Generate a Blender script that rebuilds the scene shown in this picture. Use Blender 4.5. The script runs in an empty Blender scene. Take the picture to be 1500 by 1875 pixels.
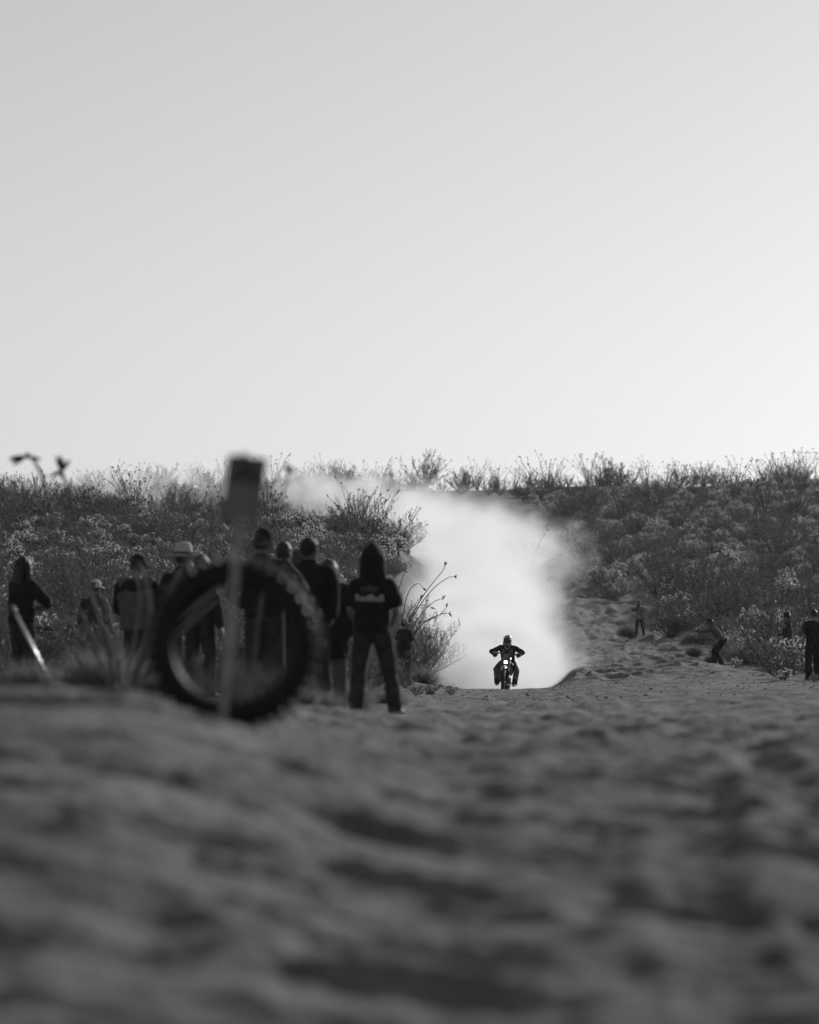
import bpy, bmesh, math, random
import numpy as np
from mathutils import Vector, Matrix

random.seed(7)
rng = np.random.default_rng(7)
scene = bpy.context.scene
COL = scene.collection
R = math.radians

# ------------------------------------------------------------------ camera
CAM_H = 0.38            # metres above the sand
FPX = 7031.0            # focal length expressed in photograph pixels (135 mm on a 36 mm tall frame)
HROW = 1250.0           # photograph row of eye level
cam_data = bpy.data.cameras.new("camera")
cam = bpy.data.objects.new("camera", cam_data)
COL.objects.link(cam)
scene.camera = cam
cam_data.sensor_fit = 'VERTICAL'
cam_data.sensor_height = 36.0
cam_data.sensor_width = 28.8
cam_data.lens = 135.0
cam_data.clip_start = 0.05
cam_data.clip_end = 4000.0
cam.location = (0, 0, CAM_H)
cam.rotation_euler = (R(90.0) + math.atan((HROW - 937.5) / FPX), 0, 0)
cam_data.dof.use_dof = True
cam_data.dof.focus_distance = 110.0
cam_data.dof.aperture_fstop = 2.2

# ------------------------------------------------------------------ sky and sun
SUN_EL, SUN_AZ = R(21.0), R(34.0)      # azimuth measured from the view direction towards the right
world = bpy.data.worlds.new("World")
scene.world = world
world.use_nodes = True
wn, wl = world.node_tree.nodes, world.node_tree.links
wn.clear()
sky = wn.new('ShaderNodeTexSky')
sky.sky_type = 'NISHITA'
sky.sun_disc = False
sky.sun_elevation = SUN_EL
sky.sun_rotation = SUN_AZ
sky.altitude = 300
sky.air_density = 1.5
sky.dust_density = 0.8
sky.ozone_density = 1.0
bw = wn.new('ShaderNodeRGBToBW')
bg = wn.new('ShaderNodeBackground')
bg.inputs['Strength'].default_value = 0.083
wo = wn.new('ShaderNodeOutputWorld')
wl.new(sky.outputs[0], bw.inputs[0])
wl.new(bw.outputs[0], bg.inputs['Color'])
wl.new(bg.outputs[0], wo.inputs['Surface'])

sun_data = bpy.data.lights.new("sun", 'SUN')
sun_data.energy = 3.5
sun_data.angle = R(0.53)
sun_data.color = (1.0, 0.99, 0.975)
sun = bpy.data.objects.new("sun", sun_data)
COL.objects.link(sun)
sdir = Vector((math.sin(SUN_AZ) * math.cos(SUN_EL), math.cos(SUN_AZ) * math.cos(SUN_EL), math.sin(SUN_EL)))
sun.rotation_euler = (-sdir).to_track_quat('-Z', 'Y').to_euler()
sun.location = sdir * 60

vs = scene.view_settings
scene.display_settings.display_device = 'sRGB'
vs.view_transform = 'Standard'
vs.look = 'None'
vs.exposure = 0.0
vs.gamma = 1.0
vs.use_curve_mapping = False

scene.render.engine = 'CYCLES'
cy = scene.cycles
cy.max_bounces = 12
cy.diffuse_bounces = 3
cy.transmission_bounces = 4
cy.transparent_max_bounces = 12
cy.volume_bounces = 8
cy.volume_step_rate = 1.5
cy.volume_max_steps = 512
cy.use_denoising = True
cy.sample_clamp_indirect = 6.0

# ------------------------------------------------------------------ helpers
def P(px, row, d):
    """World point for a photograph position at a distance of d metres."""
    return np.array([(px - 750.0) / FPX * d, d, CAM_H + (HROW - row) / FPX * d])

def _hash(ix, iy, iz, seed):
    h = (ix.astype(np.int64) * 374761393 + iy.astype(np.int64) * 668265263 + iz.astype(np.int64) * 2147483647 + seed * 974634777) & 0xFFFFFFFF
    h = ((h ^ (h >> 13)) * 1274126177) & 0xFFFFFFFF
    h = ((h ^ (h >> 16)) * 2246822519) & 0xFFFFFFFF
    h = h ^ (h >> 15)
    return (h & 0xFFFFFF).astype(np.float64) / 0xFFFFFF * 2 - 1

def vn2(x, y, seed=0):
    x = np.asarray(x, float); y = np.asarray(y, float)
    ix, iy = np.floor(x), np.floor(y)
    fx, fy = x - ix, y - iy
    fx = fx * fx * fx * (fx * (fx * 6 - 15) + 10); fy = fy * fy * fy * (fy * (fy * 6 - 15) + 10)
    z = np.zeros_like(ix)
    a = _hash(ix, iy, z, seed); b = _hash(ix + 1, iy, z, seed); c = _hash(ix, iy + 1, z, seed); d = _hash(ix + 1, iy + 1, z, seed)
    return (a * (1 - fx) + b * fx) * (1 - fy) + (c * (1 - fx) + d * fx) * fy

def vn3(p, seed=0):
    i = np.floor(p); f = p - i
    f = f * f * (3 - 2 * f)
    o = 0
    for dx in (0, 1):
        for dy in (0, 1):
            for dz in (0, 1):
                w = (f[:, 0] if dx else 1 - f[:, 0]) * (f[:, 1] if dy else 1 - f[:, 1]) * (f[:, 2] if dz else 1 - f[:, 2])
                o = o + w * _hash(i[:, 0] + dx, i[:, 1] + dy, i[:, 2] + dz, seed)
    return o

def fbm3(p, oct=3, seed=0):
    o, a = 0, 1.0
    for k in range(oct):
        o = o + a * vn3(p * (2.03 ** k) + 17.3 * k, seed + k); a *= 0.5
    return o

def nrm(v):
    v = np.asarray(v, float)
    return v / (np.linalg.norm(v) + 1e-12)

class MB:
    """Collects shapes; build() links them as one mesh object."""
    def __init__(s): s.v, s.f, s.m, s.n = [], [], [], 0
    def add(s, v, f, mi=0):
        v = np.asarray(v, float).reshape(-1, 3)
        s.v.append(v); s.f.extend([tuple(int(i) + s.n for i in q) for q in f]); s.m.extend([mi] * len(f)); s.n += len(v)
        return s
    def verts(s): return np.concatenate(s.v) if s.v else np.zeros((0, 3))
    def mesh(s, name, mats, smooth=True):
        me = bpy.data.meshes.new(name)
        me.from_pydata(s.verts().tolist(), [], s.f)
        for m in (mats if isinstance(mats, (list, tuple)) else [mats]): me.materials.append(m)
        if any(s.m): me.polygons.foreach_set('material_index', s.m)
        if smooth: me.polygons.foreach_set('use_smooth', [True] * len(me.polygons))
        me.update()
        return me
    def build(s, name, mats, parent=None, smooth=True):
        return link(name, s.mesh(name, mats, smooth), parent)

def link(name, data, parent=None):
    o = bpy.data.objects.new(name, data)
    COL.objects.link(o)
    if parent is not None: o.parent = parent
    return o

def tag(o, label=None, cat=None, group=None, kind=None):
    if label: o['label'] = label
    if cat: o['category'] = cat
    if group: o['group'] = group
    if kind: o['kind'] = kind
    return o

def empty(name, loc=(0, 0, 0), rz=0.0):
    o = link(name, None)
    o.empty_display_size = 0.2
    o.location = loc; o.rotation_euler = (0, 0, rz)
    return o

def frame(t, side):
    t = nrm(t); s = np.asarray(side, float) - t * np.dot(side, t)
    if np.linalg.norm(s) < 1e-4:
        s = np.cross(t, (0, 1, 0)) if abs(t[1]) < .9 else np.cross(t, (1, 0, 0))
    s = nrm(s)
    return t, s, np.cross(t, s)

def tube(pts, rad, side=(1, 0, 0), n=10, cap=0.6):
    """Swept tube with elliptical rings; rad items are r or (r_side, r_other)."""
    pts = np.asarray(pts, float); m = len(pts)
    a = np.linspace(0, 2 * math.pi, n, endpoint=False)
    V, F = [], []
    for i in range(m):
        t = pts[min(i + 1, m - 1)] - pts[max(i - 1, 0)]
        t, s, u = frame(t, side)
        r = rad[i] if hasattr(rad, '__len__') else rad
        ra, rb = r if hasattr(r, '__len__') else (r, r)
        V.append(pts[i] + np.outer(np.cos(a) * ra, s) + np.outer(np.sin(a) * rb, u))
    for i in range(m - 1):
        for j in range(n):
            k = (j + 1) % n
            F.append((i * n + j, i * n + k, (i + 1) * n + k, (i + 1) * n + j))
    V = np.concatenate(V)
    def mr(i):
        r = rad[i] if hasattr(rad, '__len__') else rad
        return min(r) if hasattr(r, '__len__') else r
    e0 = pts[0] - nrm(pts[1] - pts[0]) * mr(0) * cap
    e1 = pts[-1] + nrm(pts[-1] - pts[-2]) * mr(-1) * cap
    V = np.concatenate([V, [e0, e1]])
    for j in range(n):
        k = (j + 1) % n
        F.append((m * n, k, j)); F.append((m * n + 1, (m - 1) * n + j, (m - 1) * n + k))
    return V, F

def ellipsoid(c, r, ax=None, nu=14, nv=9):
    th = np.linspace(0, math.pi, nv + 1)[1:-1]; ph = np.linspace(0, 2 * math.pi, nu, endpoint=False)
    V = [(math.sin(t) * math.cos(p), math.sin(t) * math.sin(p), math.cos(t)) for t in th for p in ph] + [(0, 0, 1), (0, 0, -1)]
    V = np.array(V) * np.asarray(r, float)
    if ax is not None: V = V @ np.asarray(ax, float)
    V = V + np.asarray(c, float)
    F = []
    m = nv - 1
    for i in range(m - 1):
        for j in range(nu):
            k = (j + 1) % nu
            F.append((i * nu + j, (i + 1) * nu + j, (i + 1) * nu + k, i * nu + k))
    for j in range(nu):
        k = (j + 1) % nu
        F.append((m * nu, j, k)); F.append((m * nu + 1, (m - 1) * nu + k, (m - 1) * nu + j))
    return V, F

def box(c, size, ax=None, taper=1.0):
    x, y, z = [k / 2 for k in size]
    V = np.array([(-x, -y, -z), (x, -y, -z), (x, y, -z), (-x, y, -z), (-x * taper, -y * taper, z), (x * taper, -y * taper, z), (x * taper, y * taper, z), (-x * taper, y * taper, z)])
    if ax is not None: V = V @ np.asarray(ax, float)
    return V + np.asarray(c, float), [(0, 3, 2, 1), (4, 5, 6, 7), (0, 1, 5, 4), (1, 2, 6, 5), (2, 3, 7, 6), (3, 0, 4, 7)]

def bevel_box(c, size, b=0.01, ax=None, taper=1.0):
    bm = bmesh.new()
    v, f = box((0, 0, 0), size, None, taper)
    vv = [bm.verts.new(p) for p in v]
    for q in f: bm.faces.new([vv[i] for i in q])
    bmesh.ops.bevel(bm, geom=bm.edges[:], offset=b, segments=2, profile=.6, affect='EDGES')
    bm.verts.index_update()
    V = np.array([p.co[:] for p in bm.verts]); F = [[q.index for q in fc.verts] for fc in bm.faces]
    bm.free()
    if ax is not None: V = V @ np.asarray(ax, float)
    return V + np.asarray(c, float), F

def revolve(prof, n=40, closed=False, arc=2 * math.pi):
    """Profile of (r, z) turned about z."""
    prof = np.asarray(prof, float); m = len(prof)
    a = np.linspace(0, arc, n, endpoint=False)
    V = np.concatenate([np.stack([prof[:, 0] * math.cos(t), prof[:, 0] * math.sin(t), prof[:, 1]], 1) for t in a])
    F = []
    for i in range(n):
        k = (i + 1) % n
        for j in range(m if closed else m - 1):
            l = (j + 1) % m
            F.append((i * m + j, k * m + j, k * m + l, i * m + l))
    return V, F

def rotm(rx=0, ry=0, rz=0):
    """Row-vector rotation matrix (v @ M)."""
    return np.array(Matrix.Rotation(rz, 3, 'Z') @ Matrix.Rotation(ry, 3, 'Y') @ Matrix.Rotation(rx, 3, 'X')).T

WORK = bpy.data.scenes.new('work')      # an empty bench for fusing shapes; removed at the end
def remesh(mb, voxel, mats, name, smooth=4, noise=0.0, nscale=9.0, seed=0):
    """Fuse overlapping shapes into one continuous surface."""
    me = mb.mesh(name, mats)
    o = bpy.data.objects.new('tmp', me); WORK.collection.objects.link(o)
    md = o.modifiers.new('r', 'REMESH'); md.mode = 'VOXEL'; md.voxel_size = voxel; md.use_smooth_shade = True
    if smooth:
        sm = o.modifiers.new('s', 'SMOOTH'); sm.factor = .5; sm.iterations = smooth
    WORK.view_layers[0].update(); dg = WORK.view_layers[0].depsgraph
    out = bpy.data.meshes.new_from_object(o.evaluated_get(dg))
    bpy.data.objects.remove(o); bpy.data.meshes.remove(me)
    out.name = name
    if len(out.materials) == 0:
        for m in (mats if isinstance(mats, (list, tuple)) else [mats]): out.materials.append(m)
    n = len(out.vertices)
    co = np.empty(n * 3); out.vertices.foreach_get('co', co); co = co.reshape(-1, 3)
    if noise:
        nr = np.empty(n * 3); out.vertices.foreach_get('normal', nr); nr = nr.reshape(-1, 3)
        q = co * nscale * np.array([1, 1, .75])
        w = 1 - np.abs(fbm3(q, 3, seed + 50)) * 2.0
        co = co + nr * (w * noise)[:, None]
        out.vertices.foreach_set('co', co.ravel())
    out.polygons.foreach_set('use_smooth', [True] * len(out.polygons))
    out.update()
    return out

# ------------------------------------------------------------------ materials (the photograph is black and white: neutral greys)
def mat(name, v, rough=.8, var=.25, scale=6.0, bump=0.0, bscale=60.0, spec=.3, metal=0.0, trans=0.0, coords='Object', detail=4.0):
    m = bpy.data.materials.new(name); m.use_nodes = True
    n, l = m.node_tree.nodes, m.node_tree.links
    b = n['Principled BSDF']; out = n['Material Output']
    tc = n.new('ShaderNodeTexCoord')
    src = tc.outputs['Object']
    if coords == 'World':
        g = n.new('ShaderNodeNewGeometry'); src = g.outputs['Position']
    nz = n.new('ShaderNodeTexNoise'); nz.inputs['Scale'].default_value = scale; nz.inputs['Detail'].default_value = detail
    l.new(src, nz.inputs['Vector'])
    rp = n.new('ShaderNodeMapRange')
    rp.inputs['From Min'].default_value = .3; rp.inputs['From Max'].default_value = .7
    rp.inputs['To Min'].default_value = v * (1 - var); rp.inputs['To Max'].default_value = v * (1 + var)
    l.new(nz.outputs['Fac'], rp.inputs['Value'])
    l.new(rp.outputs[0], b.inputs['Base Color'])
    b.inputs['Roughness'].default_value = rough
    b.inputs['Specular IOR Level'].default_value = spec
    b.inputs['Metallic'].default_value = metal
    if bump:
        n2 = n.new('ShaderNodeTexNoise'); n2.inputs['Scale'].default_value = bscale; n2.inputs['Detail'].default_value = 5
        l.new(src, n2.inputs['Vector'])
        bp = n.new('ShaderNodeBump'); bp.inputs['Strength'].default_value = bump; bp.inputs['Distance'].default_value = .02
        l.new(n2.outputs['Fac'], bp.inputs['Height']); l.new(bp.outputs[0], b.inputs['Normal'])
    if trans:
        t = n.new('ShaderNodeBsdfTranslucent'); l.new(rp.outputs[0], t.inputs['Color'])
        mx = n.new('ShaderNodeMixShader'); mx.inputs[0].default_value = trans
        l.new(b.outputs[0], mx.inputs[1]); l.new(t.outputs[0], mx.inputs[2]); l.new(mx.outputs[0], out.inputs['Surface'])
    return m

def emit(name, v, s):
    m = bpy.data.materials.new(name); m.use_nodes = True
    n, l = m.node_tree.nodes, m.node_tree.links
    b = n['Principled BSDF']
    b.inputs['Base Color'].default_value = (v, v, v, 1)
    b.inputs['Emission Color'].default_value = (v, v, v, 1); b.inputs['Emission Strength'].default_value = s
    return m

M = {}
M['skin'] = mat('skin', .15, .55, .1, 12)
M['black'] = mat('black_cloth', .016, .9, .3, 14, .25, 90, .15)
M['char'] = mat('charcoal_cloth', .032, .9, .3, 14, .25, 90, .15)
M['denim'] = mat('dark_denim', .035, .9, .35, 10, .3, 120, .15)
M['grey'] = mat('grey_cloth', .085, .9, .2, 14, .25, 90, .15)
M['midgrey'] = mat('mid_grey_cloth', .16, .9, .2, 14, .25, 90, .15)
M['light'] = mat('light_grey_cloth', .3, .9, .2, 14, .25, 90, .15)
M['pale'] = mat('pale_cloth', .5, .9, .12, 14, .2, 90, .2)
M['camo'] = mat('camouflage_cloth', .032, .9, .95, 7, .25, 90, .15, detail=1.0)
M['straw'] = mat('straw_weave', .42, .8, .2, 60, .4, 160, .2)
M['hair'] = mat('dark_hair', .012, .5, .3, 60, .4, 120, .4)
M['hair2'] = mat('brown_hair', .04, .5, .3, 60, .4, 120, .4)
M['shoe'] = mat('dark_shoe', .03, .6, .3, 20, .1, 90)
M['sole'] = mat('white_rubber', .62, .5, .08, 20)
M['eye'] = mat('dark_eye', .015, .2, .1, 20, spec=.5)
M['rubber'] = mat('tyre_rubber', .007, .6, .35, 18, .2, 70, .3)
M['knob'] = mat('worn_rubber', .016, .65, .4, 25, .3, 70, .35)
M['plastic'] = mat('dark_plastic', .03, .35, .15, 8, spec=.5)
M['plastic2'] = mat('grey_plastic', .2, .35, .12, 8, spec=.5)
M['white'] = mat('white_plastic', .75, .35, .05, 8, spec=.5)
M['metal'] = mat('bare_metal', .55, .3, .15, 20, metal=1.0)
M['darkmetal'] = mat('dark_metal', .12, .4, .25, 20, metal=.8)
M['lens'] = mat('goggle_lens', .02, .06, .05, 8, spec=.8)
M['lamp'] = emit('lit_headlight', 1.0, 14.0)
M['wood'] = mat('weathered_lath', .3, .85, .3, 9, .3, 60)
M['card'] = mat('printed_card', .16, .7, .08, 5)
M['ink'] = mat('black_print', .03, .8, .1, 5)
M['print'] = mat('white_print', .55, .8, .08, 30)
M['print2'] = mat('dim_print', .06, .8, .2, 30)
M['tape'] = mat('white_tape', .75, .4, .05, 6, trans=.3)
M['phone'] = mat('phone_glass', .02, .1, .1, 9, spec=.6)
# ------------------------------------------------------------------ terrain
def zr(row, d): return CAM_H + (HROW - row) / FPX * d
# columns of the land: (distance, height) or (distance, 'r', photograph row of the bare ground there)
LAND = {
 0:    [(0,-.72),(4,-.56),(8.5,-.24),(11,.05),(13.5,.27),(15.6,.365),(18,.33),(24,.22),(45,.2),(60,.25),(100,'r',1195),(130,'r',1125),(150,'r',1060),(180,'r',980),(200,'r',946),(215,'r',944),(240,'r',950),(300,'r',935),(350,'r',912),(400,'r',920),(700,8)],
 230:  [(0,-.72),(4,-.57),(8.5,-.26),(11,.03),(13.5,.25),(15.6,.35),(18,.31),(24,.2),(45,.2),(60,.24),(100,'r',1200),(130,'r',1130),(150,'r',1075),(180,'r',985),(198,'r',940),(212,'r',940),(240,'r',975),(290,'r',945),(350,'r',906),(400,'r',920),(700,8)],
 400:  [(0,-.72),(4,-.58),(8.5,-.28),(11,-.02),(13.5,.16),(15.6,.25),(18,.23),(24,.16),(45,.15),(60,.2),(100,'r',1205),(130,'r',1135),(150,'r',1085),(180,'r',1000),(195,'r',975),(210,'r',978),(235,'r',1010),(285,'r',960),(350,'r',895),(400,'r',920),(700,8)],
 600:  [(0,-.72),(4,-.59),(8.5,-.31),(11,-.08),(13.5,.06),(16,.12),(20,.12),(24,.1),(45,.08),(60,.1),(85,'r',1246),(110,'r',1228),(150,'r',1090),(185,'r',985),(200,'r',980),(235,'r',1018),(290,'r',955),(350,'r',895),(400,'r',920),(700,8)],
 720:  [(0,-.72),(4,-.6),(8.5,-.33),(11,-.12),(13.5,.0),(16,.06),(20,.08),(24,.07),(40,.04),(60,.05),(80,.16),(100,'r',1250),(112,'r',1240),(150,'r',1120),(185,'r',1003),(200,'r',998),(240,'r',1018),(300,'r',950),(350,'r',895),(400,'r',920),(700,8)],
 785:  [(0,-.72),(4,-.6),(8.5,-.34),(11,-.13),(13.5,-.02),(16,.05),(20,.07),(24,.06),(40,0),(60,.03),(80,.12),(96,'r',1255),(108,'r',1254),(130,'r',1222),(150,'r',1175),(190,'r',1065),(210,'r',1045),(260,'r',1010),(300,'r',950),(350,'r',895),(400,'r',920),(700,8)],
 830:  [(0,-.72),(4,-.6),(8.5,-.345),(11,-.13),(13.5,-.02),(16,.04),(20,.06),(24,.05),(40,0),(60,.02),(80,.1),(97,'r',1261),(108,'r',1272),(120,'r',1268),(140,'r',1248),(170,'r',1200),(200,'r',1145),(230,'r',1085),(260,'r',1025),(300,'r',950),(350,'r',895),(400,'r',920),(700,8)],
 970:  [(0,-.72),(4,-.6),(8.5,-.345),(11,-.13),(13.5,-.02),(16,.04),(20,.06),(24,.05),(40,0),(60,.02),(80,.1),(97,'r',1262),(108,'r',1273),(120,'r',1268),(140,'r',1248),(170,'r',1200),(200,'r',1145),(230,'r',1085),(260,'r',1025),(300,'r',950),(350,'r',895),(400,'r',920),(700,8)],
 1050: [(0,-.72),(4,-.6),(8.5,-.345),(11,-.13),(13.5,-.02),(16,.04),(20,.06),(24,.05),(40,0),(60,.05),(80,.14),(97,'r',1257),(110,'r',1249),(140,'r',1222),(171,'r',1185),(200,'r',1130),(230,'r',1075),(260,'r',1015),(300,'r',945),(350,'r',893),(400,'r',920),(700,8)],
 1172: [(0,-.72),(4,-.6),(8.5,-.345),(11,-.13),(13.5,-.02),(16,.04),(20,.06),(24,.05),(40,.02),(60,.08),(80,.18),(97,'r',1255),(110,'r',1246),(140,'r',1218),(171,'r',1187),(200,'r',1128),(240,'r',1045),(300,'r',945),(350,'r',890),(400,'r',918),(700,8)],
 1320: [(0,-.72),(4,-.6),(8.5,-.345),(11,-.13),(13.5,-.02),(16,.04),(20,.06),(24,.05),(40,.05),(60,.13),(80,.26),(97,'r',1246),(115,'r',1230),(140,'r',1198),(170,'r',1148),(200,'r',1092),(250,'r',1000),(300,'r',934),(350,'r',890),(400,'r',916),(700,8)],
 1500: [(0,-.72),(4,-.6),(8.5,-.345),(11,-.13),(13.5,-.02),(16,.04),(20,.06),(24,.05),(40,.08),(60,.18),(80,.3),(94,'r',1250),(115,'r',1224),(140,'r',1184),(170,'r',1128),(200,'r',1068),(250,'r',975),(300,'r',920),(350,'r',890),(400,'r',915),(700,8)],
}
_PX = np.arange(-1500, 3001, 10.0)
_D = np.concatenate([np.linspace(0, 60, 241), np.linspace(60.5, 420, 720), np.linspace(424, 720, 75)])
def _table():
    cols = sorted(LAND)
    T = []
    for c in cols:
        dd = [e[0] for e in LAND[c]]; zz = [zr(e[2], e[0]) if e[1] == 'r' else e[1] for e in LAND[c]]
        T.append(np.interp(_D, dd, zz))
    T = np.array(T)
    G = np.array([np.interp(_PX, cols, T[:, k]) for k in range(len(_D))]).T
    k = np.exp(-.5 * (np.arange(-4, 5) / 1.8) ** 2); k /= k.sum()
    Gp = np.pad(G, ((4, 4), (0, 0)), mode='edge')
    G = sum(k[i] * Gp[i:i + len(_PX)] for i in range(9))
    Gp = np.pad(G, ((0, 0), (4, 4)), mode='edge')
    return sum(k[i] * Gp[:, i:i + len(_D)] for i in range(9))
_G = _table()

def px_of(x, y): return 750 + FPX * np.arctan2(x, np.maximum(y, 1e-3))

def sstep(a, b, x):
    t = np.clip((x - a) / (b - a), 0, 1)
    return t * t * (3 - 2 * t)

def rg2(x, y, seed): return .5 - 1.6 * np.abs(vn2(x, y, seed)) * np.abs(vn2(x * .53 + 3, y * .47, seed + 40)) ** .5

def zf(x, y):
    """Height of the land."""
    x = np.atleast_1d(np.asarray(x, float)); y = np.atleast_1d(np.asarray(y, float))
    d = np.hypot(x, y); ang = np.arctan2(x, y)
    px = np.clip(750 + FPX * ang, -1499, 2999)
    i = np.clip(((px + 1500) / 10).astype(int), 0, len(_PX) - 2); fi = (px - _PX[i]) / 10
    dc = np.clip(d, 0, 719.9)
    j = np.clip(np.searchsorted(_D, dc, side='right') - 1, 0, len(_D) - 2); fj = (dc - _D[j]) / (_D[j + 1] - _D[j])
    z = (_G[i, j] * (1 - fi) + _G[i + 1, j] * fi) * (1 - fj) + (_G[i, j + 1] * (1 - fi) + _G[i + 1, j + 1] * fi) * fj
    w = 1 - sstep(.55, 1.3, np.abs(ang))
    z = z * w
    # relief: broad swells, churned sand, small clods
    near = 1 - sstep(70, 95, d)
    calm = 1 - .5 * sstep(12.5, 14, d) * (1 - sstep(17, 20, d)) * (1 - sstep(450, 650, px))
    yy = y + .28 * x
    z = z + near * sstep(2, 7, d) * calm * (.04 * vn2(x / 2.6, y / 3.4, 1) + .022 * vn2(x / 1.5, yy / .9, 2))
    ch = (1 - sstep(45, 75, d) * .55) * calm * sstep(0, 3, d) * (1 - sstep(110, 140, d))
    fine = 1 - sstep(30, 48, d)
    z = z + ch * (fine * (.032 * ((1 - np.abs(vn2(x / 1.3, yy / .40, 3))) ** 2 - .42) + .034 * ((1 - np.abs(vn2(x / .7, yy / .21, 4))) ** 2 - .42) + .018 * ((1 - np.abs(vn2(x / .38, yy / .11, 24))) ** 2 - .42)) + (1 - fine) * (.05 * vn2(x / .6, y / .9, 3) + .035 * vn2(x / .3, y / .5, 4)) + .013 * vn2(x / .13, y / .12, 5))
    z = z + ch * fine * .045 * np.clip(vn2(x / .4, yy / .3, 21) - .3, 0, 1)          # clods
    # churned, footprinted sand bank on the right of the track
    bank = sstep(1010, 1060, px) * (1 - sstep(1230, 1420, px)) * sstep(98, 112, d) * (1 - sstep(235, 270, d))
    f = 1 - np.abs(vn2(x / .8, y / 1.9, 11)); f2 = 1 - np.abs(vn2(x / .45 + 9, y / 1.0, 12))
    z = z + bank * (.24 * f + .15 * f2 + .12 * vn2(x / 3.1, y / 7, 13))
    shoulder = sstep(1180, 1300, px) * sstep(24, 40, d) * (1 - sstep(70, 84, d))
    z = z + shoulder * (.09 * vn2(x / .9, y / 2.2, 14))
    # wheel ruts running along the track
    rut = (1 - sstep(80, 95, d)) * sstep(4, 9, d)
    for x0, sl, wd, dp in ((.75, .012, .10, .018), (.98, .026, .10, .030), (1.35, .03, .11, .026), (.2, .006, .14, .016), (-.6, -.01, .12, .015)):
        q = (x - x0 - sl * y - .22 * vn2(y / 4.5, x0 * 3 + 0 * y, 33)) / wd
        z = z + rut * dp * (.6 + .7 * vn2(y / 2.3, x0 * 5 + 0 * y, 31)) * (-np.exp(-q * q) + .7 * np.exp(-(np.abs(q) - 1.7) ** 2 * 2.5))
    far = sstep(115, 150, d)
    z = z + far * w * (.25 * vn2(x / 6, y / 9, 6) + .10 * vn2(x / 1.7, y / 2.2, 7) + .03 * vn2(x / .6, y / .8, 8))
    return z

def z1(x, y): return float(zf(x, y)[0])

a_in = np.linspace(-.125, .125, 380)
grow = .125 + np.cumsum(np.geomspace(.0011, .22, 62)); grow = grow[grow < math.pi - .02]
ang = np.concatenate([-grow[::-1], a_in, grow])
rad = np.concatenate([np.geomspace(.5, 6, 50), np.geomspace(6.03, 40, 600), np.geomspace(40.2, 60, 90), np.linspace(60.15, 130, 500), np.geomspace(130.4, 360, 260), np.geomspace(364, 700, 16)])
A, D = np.meshgrid(ang, rad, indexing='ij')
X, Y = np.sin(A) * D, np.cos(A) * D
Z = zf(X.ravel(), Y.ravel())
na, nd = A.shape
gv = np.stack([X.ravel(), Y.ravel(), Z], 1)
gv = np.concatenate([gv, [[0, 0, 0]]])
ii, jj = np.meshgrid(np.arange(na), np.arange(nd - 1), indexing='ij')
i2 = (ii + 1) % na
quads = np.stack([ii * nd + jj, i2 * nd + jj, i2 * nd + jj + 1, ii * nd + jj + 1], -1).reshape(-1, 4)[:, ::-1]
tri = np.array([[((i + 1) % na) * nd, i * nd, na * nd] for i in range(na)])[:, ::-1]
gm = bpy.data.meshes.new('ground')
gm.vertices.add(len(gv)); gm.vertices.foreach_set('co', gv.ravel())
nl = len(quads) * 4 + len(tri) * 3
gm.loops.add(nl); gm.loops.foreach_set('vertex_index', np.concatenate([quads.ravel(), tri.ravel()]).astype(np.int32))
gm.polygons.add(len(quads) + len(tri))
gm.polygons.foreach_set('loop_start', np.concatenate([np.arange(len(quads)) * 4, len(quads) * 4 + np.arange(len(tri)) * 3]).astype(np.int32))
gm.polygons.foreach_set('use_smooth', [True] * (len(quads) + len(tri)))
gm.update(calc_edges=True); gm.validate()

def sand_material():
    m = bpy.data.materials.new('desert_sand'); m.use_nodes = True
    n, l = m.node_tree.nodes, m.node_tree.links
    b = n['Principled BSDF']
    g = n.new('ShaderNodeNewGeometry')
    def noise(scale, detail, sy=1.0):
        mp = n.new('ShaderNodeMapping'); mp.inputs['Scale'].default_value = (1, sy, 1)
        l.new(g.outputs['Position'], mp.inputs['Vector'])
        t = n.new('ShaderNodeTexNoise'); t.inputs['Scale'].default_value = scale; t.inputs['Detail'].default_value = detail
        t.inputs['Roughness'].default_value = .65
        l.new(mp.outputs[0], t.inputs['Vector']); return t.outputs['Fac']
    def rng_(src, a, b_):
        r = n.new('ShaderNodeMapRange'); r.inputs['From Min'].default_value = .3; r.inputs['From Max'].default_value = .7
        r.inputs['To Min'].default_value = a; r.inputs['To Max'].default_value = b_; l.new(src, r.inputs['Value']); return r.outputs[0]
    def mul(a, b_):
        q = n.new('ShaderNodeMath'); q.operation = 'MULTIPLY'; l.new(a, q.inputs[0]); l.new(b_, q.inputs[1]); return q.outputs[0]
    c = mul(mul(rng_(noise(.35, 4, .5), .13, .215), rng_(noise(1.6, 7), .55, 1.45)), rng_(noise(22.0, 5), .75, 1.25))
    l.new(c, b.inputs['Base Color'])
    b.inputs['Roughness'].default_value = .95; b.inputs['Specular IOR Level'].default_value = .12
    bp = n.new('ShaderNodeBump'); bp.inputs['Strength'].default_value = .9; bp.inputs['Distance'].default_value = .03
    l.new(noise(14.0, 8), bp.inputs['Height'])
    b2 = n.new('ShaderNodeBump'); b2.inputs['Strength'].default_value = .8; b2.inputs['Distance'].default_value = .10
    l.new(noise(4.0, 5), b2.inputs['Height']); l.new(bp.outputs[0], b2.inputs['Normal']); l.new(b2.outputs[0], b.inputs['Normal'])
    return m
gm.materials.append(sand_material())
ground = tag(link('ground', gm), 'churned pale desert sand rising to a low hill', None, None, 'structure')

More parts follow.
